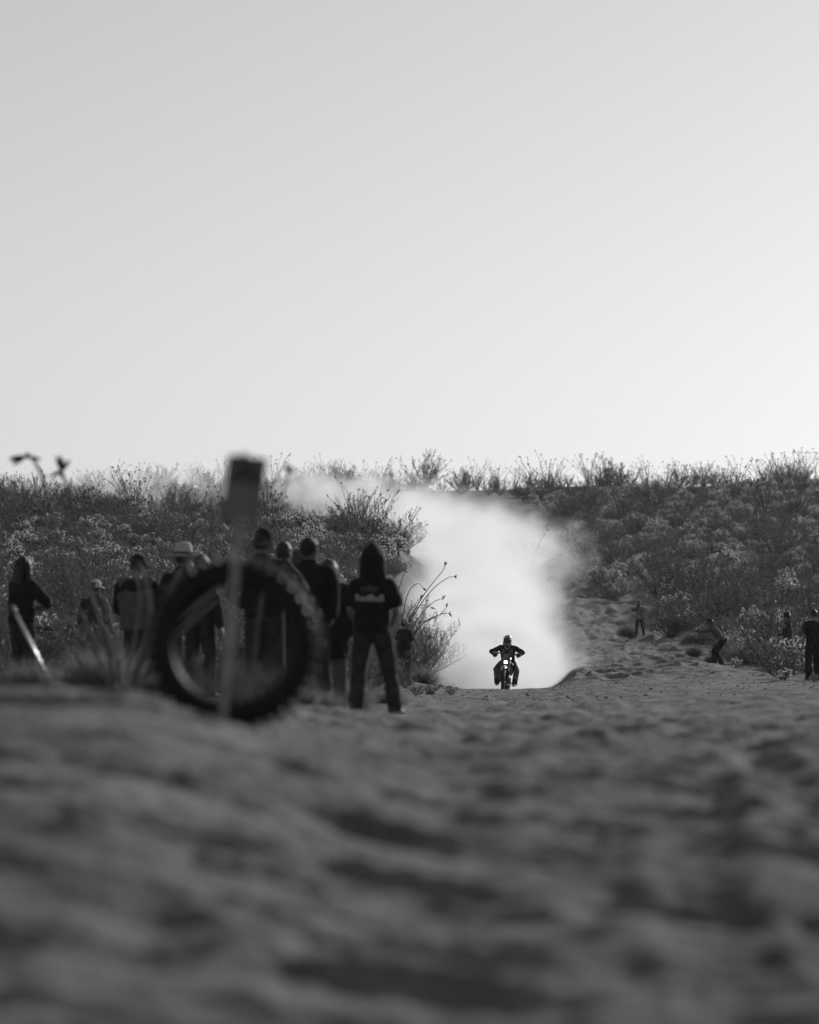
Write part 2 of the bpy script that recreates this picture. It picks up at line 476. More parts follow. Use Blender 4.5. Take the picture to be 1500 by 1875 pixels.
# ------------------------------------------------------------------ dust raised by the motorcycle
def dust_cloud():
    lo = np.array([-33.0, 109.5, -.6]); hi = np.array([11.0, 336.0, 22.0])
    N = (110, 240, 76)
    ax = [np.linspace(lo[k], hi[k], N[k]) for k in range(3)]
    gx, gy, gz = np.meshgrid(*ax, indexing='ij')
    p = np.stack([gx.ravel(), gy.ravel(), gz.ravel()], 1)
    zg2 = zf(*[q.ravel() for q in np.meshgrid(ax[0], ax[1], indexing='ij')]).reshape(N[0], N[1])
    hgt = (gz - zg2[:, :, None]).ravel()
    full = p; idx = np.nonzero((hgt > -.6) & (hgt < 6.5))[0]; p = full[idx]; hgt = hgt[idx]
    # centre line of the trail: px, distance, half width (m), height (m), strength
    path = [(930,110.5,.45,.5,.25),(934,112,.8,1.0,.45),(936,115,1.2,1.5,.55),(936,120,1.4,1.9,.5),(926,130,1.35,2.4,.34),(910,145,1.35,2.9,.25),(900,165,1.5,3.3,.18),(896,185,1.9,3.6,.13),
            (896,205,2.6,3.7,.085),(898,225,3.3,3.4,.06),(892,245,3.8,3.0,.055),(864,262,4.2,2.7,.055),(815,278,4.2,2.5,.07),(745,290,4.0,2.5,.12),(655,297,3.8,2.7,.17),(545,301,3.6,2.7,.19),(430,304,3.4,2.9,.12),(320,306,3.4,3.0,.12),(210,308,3.4,3.2,.11),(100,310,3.2,2.6,.07),(0,312,3,2.2,.04)]
    pts = []
    for (a, b) in zip(path[:-1], path[1:]):
        for t in np.linspace(0, 1, 8, endpoint=False):
            pts.append([a[k] * (1 - t) + b[k] * t for k in range(5)])
    pts = np.array(pts); pts[:, 0] -= 12 * (pts[:, 1] > 114)
    cx = (pts[:, 0] - 750) / FPX * pts[:, 1]; cyy = pts[:, 1]
    dens = np.zeros(len(p)); veil = np.zeros(len(p))
    warp = np.stack([vn3(p / np.array([5, 9, 4.]), 61), vn3(p / np.array([5, 9, 4.]) + 31, 62), vn3(p / np.array([5, 9, 4.]) + 57, 63)], 1)
    rag = fbm3(p / np.array([1.9, 3.6, 1.5]) + 91, 3, 93) * .7 + (fbm3(p / np.array([.85, 2.0, .75]) + 13, 2, 97)) * .45
    # nearest path sample in plan, worked out per column then warped
    ws = 1 + .9 * sstep(150, 220, p[:, 1])
    qx = p[:, 0] + warp[:, 0] * .75 * ws; qy = p[:, 1] + warp[:, 1] * 1.5
    h = hgt + warp[:, 2] * .55 * ws
    for k in range(len(pts)):
        w, hh, s = pts[k, 2], pts[k, 3], pts[k, 4]
        ly = max(w, 2.4) if pts[k, 1] > 118 else max(w * .6, .8)
        e = ((qx - cx[k]) / w) ** 2 + ((qy - cyy[k]) / ly) ** 2
        sel = np.nonzero(e < 4)[0]
        S = (np.exp(-e[sel] * .8) * (1 / (1 + np.exp((h[sel] - hh) / (.2 * hh))))) ** .7
        v = s * sstep(.12, .85, S + .5 * rag[sel]) * sstep(.04, .22, S)
        dens[sel] = np.maximum(dens[sel], v)
        e2 = e / 5.5; sel = np.nonzero(e2 < 3)[0]          # thin drifting veil round the trail
        v = .03 * min(s, .35) * np.exp(-e2[sel]) * (1 / (1 + np.exp((h[sel] - hh * 1.25) / (.3 * hh))))
        veil[sel] = np.maximum(veil[sel], v)
    nz = fbm3(p / np.array([2.2, 4.2, 1.7]), 4, 71) * .5
    bl = np.abs(vn3(p / np.array([1.5, 3.0, 1.2]) + 5, 81)) * 1.4 + np.abs(vn3(p / np.array([.75, 1.6, .6]), 82)) * .7
    dens = dens * np.clip(.25 + 2.2 * nz + .75 * bl, 0.0, 3.0)
    dens = dens + veil * np.clip(.8 + 2.5 * nz, 0, 3)
    dens = np.clip(dens - .002, 0, None) * (hgt > -.3)
    dall = np.zeros(len(full), np.float32); dall[idx] = dens
    me = bpy.data.meshes.new('dust_cloud')
    me.vertices.add(len(full)); me.vertices.foreach_set('co', full.ravel())
    at = me.attributes.new('dens', 'FLOAT', 'POINT'); at.data.foreach_set('value', dall)
    o = link('dust_cloud', me)
    m = bpy.data.materials.new('sunlit_dust'); m.use_nodes = True
    n, l = m.node_tree.nodes, m.node_tree.links
    n.remove(n['Principled BSDF'])
    v = n.new('ShaderNodeVolumePrincipled')
    v.inputs['Color'].default_value = (.89, .89, .89, 1); v.inputs['Density'].default_value = 1.0; v.inputs['Anisotropy'].default_value = .45
    l.new(v.outputs[0], n['Material Output'].inputs['Volume'])
    me.materials.append(m)
    ng = bpy.data.node_groups.new('dust', 'GeometryNodeTree')
    ng.interface.new_socket('Geometry', in_out='INPUT', socket_type='NodeSocketGeometry')
    ng.interface.new_socket('Geometry', in_out='OUTPUT', socket_type='NodeSocketGeometry')
    gn, gl = ng.nodes, ng.links
    gi = gn.new('NodeGroupInput'); go = gn.new('NodeGroupOutput')
    vc = gn.new('GeometryNodeVolumeCube')
    vc.inputs['Min'].default_value = lo; vc.inputs['Max'].default_value = hi
    for k, s in enumerate('XYZ'): vc.inputs['Resolution ' + s].default_value = N[k]
    pos = gn.new('GeometryNodeInputPosition')
    sub = gn.new('ShaderNodeVectorMath'); sub.operation = 'SUBTRACT'; sub.inputs[1].default_value = lo
    mulv = gn.new('ShaderNodeVectorMath'); mulv.operation = 'MULTIPLY'; mulv.inputs[1].default_value = [(N[k] - 1) / (hi[k] - lo[k]) for k in range(3)]
    gl.new(pos.outputs[0], sub.inputs[0]); gl.new(sub.outputs[0], mulv.inputs[0])
    sx = gn.new('ShaderNodeSeparateXYZ'); gl.new(mulv.outputs[0], sx.inputs[0])
    def mth(op, a, b=None):
        q = gn.new('ShaderNodeMath'); q.operation = op
        for s, val in ((0, a), (1, b)):
            if val is None: continue
            if isinstance(val, (int, float)): q.inputs[s].default_value = val
            else: gl.new(val, q.inputs[s])
        return q.outputs[0]
    rx, ry, rz_ = [mth('ROUND', sx.outputs[k]) for k in range(3)]
    idx = mth('ADD', mth('MULTIPLY', mth('ADD', mth('MULTIPLY', rx, N[1]), ry), N[2]), rz_)
    na_ = gn.new('GeometryNodeInputNamedAttribute'); na_.data_type = 'FLOAT'; na_.inputs['Name'].default_value = 'dens'
    si = gn.new('GeometryNodeSampleIndex'); si.data_type = 'FLOAT'; si.domain = 'POINT'; si.clamp = True
    gl.new(gi.outputs[0], si.inputs['Geometry']); gl.new(na_.outputs[0], si.inputs['Value']); gl.new(idx, si.inputs['Index'])
    gl.new(si.outputs[0], vc.inputs['Density'])
    sm = gn.new('GeometryNodeSetMaterial'); sm.inputs['Material'].default_value = m
    gl.new(vc.outputs[0], sm.inputs['Geometry']); gl.new(sm.outputs[0], go.inputs[0])
    md = o.modifiers.new('dust', 'NODES'); md.node_group = ng
    tag(o, 'pale dust cloud trailing up the track behind the motorcycle', None, None, 'stuff')
    return o
dust_cloud()
# ------------------------------------------------------------------ desert plants
M['twig'] = mat('dry_twig', .10, .9, .3, 4, coords='World')
M['leaf'] = mat('creosote_leaf', .09, .6, .35, 3, spec=.3, trans=.35, coords='World')
M['leaf2'] = mat('bursage_leaf', .15, .7, .35, 3, spec=.2, trans=.35, coords='World')
M['drygrass'] = mat('dry_grass', .2, .8, .3, 3, spec=.2, trans=.45, coords='World')
M['stem'] = mat('ocotillo_stem', .075, .85, .3, 5, coords='World')
M['palestem'] = mat('pale_ocotillo_stem', .14, .8, .25, 5, spec=.25, coords='World')
M['pod'] = mat('dry_flower_head', .05, .9, .3, 5, coords='World')
M['cholla'] = mat('cholla_joint', .09, .8, .3, 8, coords='World')
M['spine'] = mat('cholla_spine', .72, .5, .1, 8, spec=.5, trans=.7, coords='World')
M['cholla_dark'] = mat('dead_cholla_trunk', .03, .9, .3, 8, coords='World')

def rdir(up_lo, up_hi, r=rng):
    e = math.asin(r.uniform(math.sin(up_lo), math.sin(up_hi))); a = r.uniform(0, 2 * math.pi)
    return np.array([math.cos(e) * math.cos(a), math.cos(e) * math.sin(a), math.sin(e)])

def leaf_cloud(mb, C, size, mi, r, aspect=.5):
    """Small leaf quads at centres C, each with its own direction."""
    n = len(C)
    a = r.normal(size=(n, 3)); a /= np.linalg.norm(a, axis=1)[:, None]
    b = np.cross(a, r.normal(size=(n, 3))); b /= np.linalg.norm(b, axis=1)[:, None]
    s = (size * r.uniform(.6, 1.4, n))[:, None]
    V = np.stack([C - a * s * .5, C + b * s * aspect * .5, C + a * s * .5, C - b * s * aspect * .5], 1).reshape(-1, 3)
    mb.add(V, np.arange(n * 4).reshape(-1, 4).tolist(), mi)

def bush_meshes(seed, h=2.0, w=2.4, stems=46, leafn=5200, leaf=.062, lm='leaf', tip=True, lean=.0):
    """Many-stemmed shrub: stems fan from the base, twigs leave them, leaves sit on the outer twigs."""
    r = np.random.default_rng(seed)
    st = MB(); lf = MB(); ends = []
    for i in range(stems):
        d = rdir(R(22), R(86), r)
        L = r.uniform(.62, 1.08) * (h * d[2] + w * .5 * math.hypot(d[0], d[1]) ** 1.0) * .98
        d[0] += lean
        b = np.array([r.normal() * .07, r.normal() * .07, -.03])
        k = np.array([r.normal() * .14, r.normal() * .14, .10])
        q = np.array([b + d * L * t + k * L * t * t for t in (0, .3, .6, .85, 1.0)])
        v, f = tube(q, [.017 * h / 2, .013 * h / 2, .010 * h / 2, .007 * h / 2, .004], n=3, cap=0)
        st.add(v, f)
        for j in range(7):
            t = r.uniform(.35, 1.0); p0 = b + d * L * t + k * L * t * t
            e = nrm(d + rdir(R(-25), R(80), r) * 1.0); l2 = r.uniform(.12, .32) * h * .6
            mid = p0 + e * l2 * .5 + np.array([0, 0, .02]); p2 = p0 + e * l2 + np.array([0, 0, .05 * h])
            v, f = tube([p0, mid, p2], [.007, .005, .003], n=3, cap=0); st.add(v, f)
            ends += [(p0, mid), (mid, p2), (mid, p2)]
    E = np.array([[a, b] for a, b in ends]); pick = r.integers(0, len(E), leafn); t = r.uniform(0, 1.05, leafn)[:, None]
    C = E[pick, 0] * (1 - t) + E[pick, 1] * t + r.normal(size=(leafn, 3)) * .028 * h / 2
    C[:, 2] = np.maximum(C[:, 2], .02)
    leaf_cloud(lf, C, leaf, 0, r)
    return st.mesh('stem', M['twig']), lf.mesh('foliage', M[lm], smooth=False)

def ocotillo_meshes(seed, h=3.0, n=24, spread=.5, tips=True):
    """Long wands from one foot, arching outward, with flower heads at the tips."""
    r = np.random.default_rng(seed)
    st = MB(); fl = MB()
    for i in range(n):
        a = r.uniform(0, 2 * math.pi); o = r.uniform(.08, spread)
        d = nrm([math.cos(a) * o, math.sin(a) * o, 1]); L = h * r.uniform(.65, 1.08)
        out = np.array([math.cos(a), math.sin(a), -.25]) * L * r.uniform(.05, .28) * (1 if r.random() < .75 else -.3)
        w = r.normal(size=3) * .025 * L
        q = [np.array([r.normal() * .05, r.normal() * .05, -.05]) + d * L * t + out * t ** 2.6 + w * math.sin(t * 5) for t in np.linspace(0, 1, 7)]
        v, f = tube(q, np.linspace(.02, .009, 7) * (h / 3) ** .4, n=4, cap=0); st.add(v, f)
        e = nrm(q[-1] - q[-2])
        for k in range(3 if tips and r.random() < .8 else 0):
            d2 = nrm(e + r.normal(size=3) * .55)
            v, f = tube([q[-1], q[-1] + d2 * .07, q[-1] + d2 * .15], [.012, .028, .006], n=4); fl.add(v, f)
        for k in range(6):
            t = r.uniform(.3, .97); j = int(t * 6); pp = q[j] * (1 - (t * 6 - j)) + q[min(j + 1, 6)] * (t * 6 - j)
            leaf_cloud(fl, pp + r.normal(size=(3, 3)) * .02, .05, 0, r)
    return st.mesh('wand', M['stem']), fl.mesh('flower_head', M['pod'])

def cholla_meshes(seed, h=.95, n=62, crown=.42):
    """Teddy-bear cholla: dark trunk, a crown of short joints bristling with pale spines."""
    r = np.random.default_rng(seed)
    tr = MB(); jo = MB(); sp = MB()
    v, f = tube([(0, 0, -.05), (r.normal() * .03, r.normal() * .03, h * .35), (r.normal() * .05, r.normal() * .05, h * .6)], [.045, .04, .03], n=6); tr.add(v, f)
    V, F = [], []
    c0 = np.array([0, 0, h * .55])
    for i in range(n):
        u = rdir(R(-55), R(88), r); rr = r.uniform(.45, 1.0) ** .6
        base = c0 + u * np.array([crown, crown, h * .36]) * rr
        ax = nrm(u + r.normal(size=3) * .45 + np.array([0, 0, .35])); L = r.uniform(.09, .17); rad = r.uniform(.028, .038)
        v, f = tube([base - ax * L * .5, base, base + ax * L * .5], [rad * .7, rad, rad * .7], n=5, cap=.8); jo.add(v, f)
        if rr < .8: v, f = tube([c0 + (base - c0) * .3, base], [.02, .014], n=3, cap=0); jo.add(v, f)
        m = 56
        t = r.uniform(-.55, .6, m); dirs = r.normal(size=(m, 3)); dirs -= np.outer(dirs @ ax, ax) * .6; dirs += ax * np.clip(t, 0, 1)[:, None] * 1.2
        dirs /= np.linalg.norm(dirs, axis=1)[:, None]
        o = base + np.outer(t * L, ax) + dirs * rad * .6
        s = np.cross(dirs, r.normal(size=(m, 3))); s /= np.linalg.norm(s, axis=1)[:, None]
        ln = r.uniform(.03, .06, m)[:, None]
        V.append(np.stack([o - s * .0055, o + s * .0055, o + dirs * ln], 1).reshape(-1, 3))
    V = np.concatenate(V); sp.add(V, np.arange(len(V)).reshape(-1, 3).tolist())
    return tr.mesh('trunk', M['cholla_dark']), jo.mesh('joint_crown', M['cholla']), sp.mesh('spines', M['spine'], smooth=False)

def tuft_meshes(seed, h=.55, w=1.1, n=900):
    """Rounded dry shrub of very fine radiating stalks."""
    r = np.random.default_rng(seed); mb = MB()
    V = []
    for i in range(n):
        d = rdir(R(8), R(89), r); L = (h * d[2] ** 1.2 + w * .5 * (1 - d[2] ** 2) ** .5) * r.uniform(.7, 1.08)
        b = np.array([r.normal() * .07, r.normal() * .07, 0]); s = nrm(np.cross(d, r.normal(size=3))) * r.uniform(.004, .008)
        m = b + d * L * .55 + np.array([0, 0, .02]); e = b + d * L + r.normal(size=3) * .03
        V.append([b - s, b + s, m + s, m - s, e])
    V = np.array(V).reshape(-1, 3)
    F = []
    for i in range(n): k = i * 5; F += [(k, k + 1, k + 2, k + 3), (k + 3, k + 2, k + 4)]
    mb.add(V, F)
    return (mb.mesh('stalk_mound', M['drygrass'], smooth=False),)

PART = {'creosote_bush': ('stem', 'foliage'), 'bursage_bush': ('stem', 'foliage'), 'ocotillo': ('wand', 'flower_head'), 'cholla_cactus': ('trunk', 'joint_crown', 'spines'), 'dry_shrub': ('stalk_mound',)}
PROTO = {
 'creosote_bush': [bush_meshes(11), bush_meshes(12, 1.8, 2.6), bush_meshes(13, 2.2, 2.2), bush_meshes(14, 1.7, 2.2, lean=.15)],
 'bursage_bush': [bush_meshes(21, .8, 1.5, 50, 3200, .042, 'leaf2'), bush_meshes(22, .9, 1.3, 46, 3000, .042, 'leaf2'), bush_meshes(23, .7, 1.6, 50, 3200, .042, 'leaf2')],
 'ocotillo': [ocotillo_meshes(31), ocotillo_meshes(32, 3.2, 20, .65), ocotillo_meshes(33, 2.8, 28, .45), ocotillo_meshes(34, 3.0, 18, .8)],
 'cholla_cactus': [cholla_meshes(41), cholla_meshes(42, .8, 50, .36), cholla_meshes(43, 1.1, 74, .5), cholla_meshes(44, .65, 40, .34)],
 'dry_shrub': [tuft_meshes(51), tuft_meshes(52, .45, .9), tuft_meshes(53, .6, 1.4, 1200)],
}
BASE_H = {'creosote_bush': 2.0, 'bursage_bush': .8, 'ocotillo': 3.0, 'cholla_cactus': .9, 'dry_shrub': .55}
CATG = {'creosote_bush': 'bush', 'bursage_bush': 'bush', 'ocotillo': 'ocotillo', 'cholla_cactus': 'cactus', 'dry_shrub': 'shrub'}
placed = []
FIRST = {}

def plant(kind, x, y, s=1.0, label='', group=None, rz=None, var=None, sink=.0):
    o = empty(kind, (x, y, z1(x, y) - sink), random.uniform(0, 6.28) if rz is None else rz)
    o.scale = (s * random.uniform(.93, 1.07), s * random.uniform(.93, 1.07), s)
    var = random.randrange(len(PROTO[kind])) if var is None else var % len(PROTO[kind])
    parts = [link(nm, m, o) for nm, m in zip(PART[kind], PROTO[kind][var])]
    for p_ in parts:
        if p_.name.split('.')[0] != 'trunk': p_['kind'] = 'stuff'      # twigs, leaves and spines too small to pick apart
    FIRST.setdefault((kind, var), parts)
    tag(o, label, CATG[kind], group)
    placed.append((x, y, s * BASE_H[kind] * .5))
    return o

def at(px, d): return (px - 750) / FPX * d, d

# --- the plants that stand out in the photograph
NAMED = [
 ('creosote_bush', 776, 116, .74, 'rounded feathery creosote bush by the track, right of the man in the cap', 2),
 ('creosote_bush', 738, 121, .85, 'tall creosote bush rising right behind the man in the cap', 0),
 ('creosote_bush', 715, 112, .75, 'creosote bush on the left behind the man in the cap', 1),
 ('creosote_bush', 735, 100, .3, 'low dark creosote bush hiding the feet of the man in the cap', 3),
 ('creosote_bush', 1232, 162, .85, 'dense creosote bush just right of the person running in shorts', 0),
 ('creosote_bush', 1285, 168, 1.3, 'big dark creosote bush between the runner and the crouching person', 1),
 ('creosote_bush', 1330, 158, 1.1, 'wide dark creosote bush behind the crouching person', 2),
 ('creosote_bush', 1395, 135, .72, 'grey creosote bush between the crouching person and the half hidden person', 3),
 ('creosote_bush', 1440, 126, .62, 'creosote bush at the knees of the half hidden capped person', 0),
 ('creosote_bush', 1432, 99, .42, 'low dark bush on the sand left of the man at the right edge', 3),
 ('creosote_bush', 1490, 150, 1.0, 'creosote bush behind the man at the right edge', 1),
 ('creosote_bush', 1110, 236, 1.1, 'dark creosote bush at the top corner of the sand bank', 0),
 ('creosote_bush', 1085, 262, 1.3, 'dark creosote bush at the right edge of the dust high on the track', 1),
 ('creosote_bush', 1060, 292, 1.5, 'large dark creosote bush where the track meets the right skyline', 2),
 ('creosote_bush', 78, 190, 1.15, 'largest dark creosote bush on the left ridge under the skyline', 0),
 ('creosote_bush', 150, 188, .95, 'dark creosote bush on the left ridge right of the largest one', 1),
 ('creosote_bush', 322, 207, .95, 'rounded dark bush standing alone against the dust on the left ridge', 2),
 ('creosote_bush', 30, 182, .8, 'dark creosote bush on the left ridge at the picture edge', 3),
 ('creosote_bush', 775, 345, 1.5, 'tall bushy clump on the skyline above the dust left of the rider', 0),
 ('creosote_bush', 620, 345, 1.1, 'bushy clump on the skyline above the hooded man', 2),
 ('creosote_bush', 300, 342, 1.2, 'bushy clump on the skyline left of the sign', 1),
 ('creosote_bush', 170, 340, 1.1, 'bush on the skyline seen through thin dust at left', 1),
 ('creosote_bush', 1455, 338, 1.15, 'tall bush on the skyline near the right picture edge', 0),
 ('creosote_bush', 1115, 335, 1.5, 'tall dark bush on the skyline at the right end of the dust', 1),
 ('creosote_bush', 1205, 212, 1.25, 'dark creosote bush up the slope straight above the runner', 2),
 ('creosote_bush', 1262, 196, 1.35, 'broad dark creosote bush up the slope to the right of the runner', 3),
 ('creosote_bush', 1345, 190, 1.15, 'dark creosote bush up the slope above the crouching person', 1),
 ('creosote_bush', 1420, 215, 1.2, 'dark creosote bush halfway up the right hillside above the capped person', 0),
 ('dry_shrub', 62, 31, .55, 'blurred dry weed at the feet of the long haired person', 0),
 ('dry_shrub', 128, 34, .6, 'blurred dry weed under the parked motorcycle', 1),
 ('dry_shrub', 285, 29, .5, 'blurred dry weed touching the left side of the tyre', 1),
 ('dry_shrub', 190, 30, .6, 'blurred dry weed at the foot of the pale fanning stems', 2),
 ('dry_shrub', 592, 35, .42, 'blurred weed between the tyre and the long coat', 0),
 ('dry_shrub', 548, 33, .5, 'blurred weed right behind the tyre', 1),
 ('dry_shrub', 632, 44, .6, 'weed behind the left boot of the hooded man', 2),
 ('dry_shrub', 712, 52, .6, 'weed on the sand right of the hooded man', 1),
 ('bursage_bush', 655, 55, .9, 'dark low bush seen between the legs of the hooded man', 0),
 ('bursage_bush', 742, 88, .42, 'dark low bush in front of the man in the cap', 1),
 ('creosote_bush', 760, 118, .72, 'dense middle creosote bush between the man in the cap and the rounded one', 0),
 ('bursage_bush', 790, 84, .25, 'small weed on the sand below the row of stones', 0),
 ('bursage_bush', 826, 80, .2, 'tiny weed on the sand left of the rider', 1),
 ('bursage_bush', 762, 79, .28, 'small weed on the sand beside the flat dark stone', 2),
 ('dry_shrub', 776, 108, .85, 'pale rounded shrub at the foot of the bush beside the man in the cap', 0),
 ('dry_shrub', 1272, 127, .72, 'pale rounded shrub left of the crouching person', 0),
 ('dry_shrub', 1303, 121, .62, 'small pale shrub touching the crouching person', 1),
 ('dry_shrub', 1365, 120, 1.05, 'widest pale rounded shrub right of the crouching person', 2),
 ('dry_shrub', 1270, 145, .9, 'pale shrub up the slope left of the crouching person', 2),
 ('dry_shrub', 1062, 214, .75, 'rounded pale shrub on the upper sand bank, left of a pair', 0),
 ('dry_shrub', 1076, 219, .55, 'rounded pale shrub on the upper sand bank, right of a pair', 1),
 ('dry_shrub', 1138, 190, .7, 'pale shrub on the sand bank up the slope from the runner', 1),
 ('dry_shrub', 1150, 172, .95, 'shrub on the sand left of the runner', 2),
 ('cholla_cactus', 1452, 105, 1.0, 'cholla with bright rim beside the man at the right edge', 2),
 ('cholla_cactus', 1348, 113, .55, 'small bright rimmed cholla right of the crouching person', 3),
 ('cholla_cactus', 1437, 97, .5, 'small cholla standing in the low dark bush near the right edge', 3),
 ('cholla_cactus', 1490, 90.5, .35, 'tiny bright cholla at the feet of the man at the right edge', 3),
 ('cholla_cactus', 1230, 125, .32, 'tiny cholla alone on the open sand left of the pale shrubs', 1),
 ('cholla_cactus', 1380, 140, .95, 'cholla showing through the creosote right of the crouching person', 0),
 ('cholla_cactus', 1010, 232, .7, 'cholla at the edge of the dust on the upper sand bank', 0),
 ('ocotillo', 690, 192, .85, 'large fan shaped ocotillo on the left ridge above the hooded man', 3),
 ('ocotillo', 640, 196, .65, 'upright ocotillo on the left ridge left of the large fan', 1),
 ('ocotillo', 237, 205, .95, 'upright ocotillo on the left ridge beside the lone round bush', 2),
 ('ocotillo', 400, 205, .7, 'ocotillo on the left ridge just left of the sign', 0),
 ('ocotillo', 490, 200, .95, 'ocotillo on the left ridge just right of the sign', 2),
 ('ocotillo', 1165, 262, 1.15, 'upright ocotillo standing on the right hillside beside the dust', 2),
 ('ocotillo', 1402, 272, 1.3, 'tallest ocotillo standing on the right hillside', 1),
 ('ocotillo', 1497, 330, 1.35, 'ocotillo reaching highest on the skyline at the right picture edge', 3),
 ('ocotillo', 965, 232, 1.1, 'thin ocotillo half lost in the dust above the rider', 1),
]
for kind, px, d, s, lab, var in NAMED:
    x, y = at(px, d); plant(kind, x, y, s, lab, None, None, var)
for k, (px, d, sc_) in enumerate(((250,49,.5),(300,52,.55),(345,50,.45),(380,53,.55),(420,50,.5),(455,53,.55),(490,51,.5),(520,54,.5),(545,50,.45),(580,53,.5),(612,52,.42),(640,57,.45),(200,53,.5),(150,56,.5),(20,52,.55),(80,55,.5))):
    x, y = at(px, d); plant('creosote_bush', x, y, sc_, 'low dark bush close behind the legs of the onlookers', 'bushes behind the onlookers')
for px, d, sc_, lab in ((395, 18.5, .3, 'blurred weed seen through the tyre, left of the stake'), (470, 19, .34, 'blurred weed seen through the tyre, right of the stake')):
    x, y = at(px, d); plant('bursage_bush', x, y, sc_, lab)
sky_px = [205, 250, 345, 385, 410, 500, 560, 585, 660, 690, 725, 840, 880, 905, 945, 985, 1005, 1080, 1150, 1180, 1225, 1250, 1290, 1320, 1350, 1395, 1425, 1475]
for k, px in enumerate(sky_px):
    x, y = at(px + random.uniform(-6, 6), random.uniform(334, 352))
    plant('ocotillo', x, y, random.uniform(.75, 1.2), 'thin ocotillo fanning out against the bright sky along the skyline', 'ocotillos along the skyline')
for k, px in enumerate(np.linspace(-10, 1510, 62)):
    x, y = at(px + random.uniform(-9, 9), random.uniform(332, 352))
    plant('creosote_bush', x, y, random.uniform(.55, 1.05), 'low dark bush in the dense row along the skyline', 'bushes along the skyline')

# --- open ground: nothing grows on the track, on the sand bank or on the trampled flat
BL_D = [48, 60, 75, 90, 105, 115, 130, 145, 165, 185, 200, 215, 240, 265, 290, 320, 400]
BL_R = [1700, 1700, 1650, 1520, 1470, 1380, 1320, 1290, 1245, 1225, 1165, 1105, 1055, 1035, 1010, 960, 900]     # plants start right of this
BL_L = [560, 600, 640, 670, 690, 700, 705, 710, 715, 735, 745, 745, 600, 560, 520, 700, 900]                  # plants end left of this
def allowed(px, d):
    if 610 < px < 800 and 62 < d < 107: return False
    if 1135 < px < 1215 and 160 < d < 225: return False
    return px > np.interp(d, BL_D, BL_R) or px < np.interp(d, BL_D, BL_L)

def scatter(n, d0, d1, gap, px0=-60, px1=1560, power=1.0):
    out, tries = [], 0
    cell = {}
    while len(out) < n and tries < n * 40:
        tries += 1
        d = (d0 ** power + random.random() * (d1 ** power - d0 ** power)) ** (1 / power); px = random.uniform(px0, px1)
        if not allowed(px, d): continue
        x, y = at(px, d)
        if vn2(x / 9., y / 13., 90)[()] < -.72: continue
        g = gap * random.uniform(.6, 1.3); ck = (int(x // 2), int(y // 2))
        if any((x - q[0]) ** 2 + (y - q[1]) ** 2 < g * g for a in (-1, 0, 1) for b in (-1, 0, 1) for q in cell.get((ck[0] + a, ck[1] + b), ())): continue
        cell.setdefault(ck, []).append((x, y)); out.append((x, y, px, d))
    return out

def side(px): return 'right' if px > 850 else 'left'
def slope(px, d):
    return ('flat before' if d < 100 else 'foot' if d < 150 else 'lower half' if d < 200 else 'upper half' if d < 270 else 'top') + (f' the {side(px)} hillside' if d < 100 else f' of the {side(px)} hillside')

def mass(name, kind, pts, lo, hi, label):
    """Plants too many and too far to pick apart: one object whose points carry copies of the kind's shapes."""
    root = None
    nv = len(PROTO[kind])
    rs = np.random.default_rng(5)
    for var in range(nv):
        sub = pts[var::nv]
        if not sub: continue
        me = bpy.data.meshes.new(name)
        co = np.array([(x, y, 0) for x, y, _, _ in sub], float); co[:, 2] = zf(co[:, 0], co[:, 1]) - .05
        me.vertices.add(len(co)); me.vertices.foreach_set('co', co.ravel())
        at_ = me.attributes.new('sz', 'FLOAT', 'POINT'); at_.data.foreach_set('value', rs.uniform(lo, hi, len(co)).astype(np.float32))
        ar = me.attributes.new('rt', 'FLOAT_VECTOR', 'POINT'); ar.data.foreach_set('vector', np.stack([np.zeros(len(co)), np.zeros(len(co)), rs.uniform(0, 6.28, len(co))], 1).astype(np.float32).ravel())
        o = link(name if root is None else 'clump', me, root)
        ng = bpy.data.node_groups.new(name, 'GeometryNodeTree')
        ng.interface.new_socket('Geometry', in_out='INPUT', socket_type='NodeSocketGeometry')
        ng.interface.new_socket('Geometry', in_out='OUTPUT', socket_type='NodeSocketGeometry')
        n, l = ng.nodes, ng.links
        gi = n.new('NodeGroupInput'); go = n.new('NodeGroupOutput')
        jn = n.new('GeometryNodeJoinGeometry')
        for ch in FIRST[(kind, var)]:
            oi = n.new('GeometryNodeObjectInfo'); oi.inputs['Object'].default_value = ch; oi.transform_space = 'ORIGINAL'; oi.inputs['As Instance'].default_value = True
            l.new(oi.outputs['Geometry'], jn.inputs[0])
        gi2 = n.new('GeometryNodeGeometryToInstance'); l.new(jn.outputs[0], gi2.inputs[0])
        ip = n.new('GeometryNodeInstanceOnPoints'); l.new(gi.outputs[0], ip.inputs['Points']); l.new(gi2.outputs[0], ip.inputs['Instance'])
        ns = n.new('GeometryNodeInputNamedAttribute'); ns.data_type = 'FLOAT'; ns.inputs['Name'].default_value = 'sz'
        nr = n.new('GeometryNodeInputNamedAttribute'); nr.data_type = 'FLOAT_VECTOR'; nr.inputs['Name'].default_value = 'rt'
        l.new(nr.outputs[0], ip.inputs['Rotation']); l.new(ns.outputs[0], ip.inputs['Scale'])
        l.new(ip.outputs[0], go.inputs[0])
        md = o.modifiers.new('copies', 'NODES'); md.node_group = ng
        if root is None:
            root = tag(o, label, None, None, 'stuff')

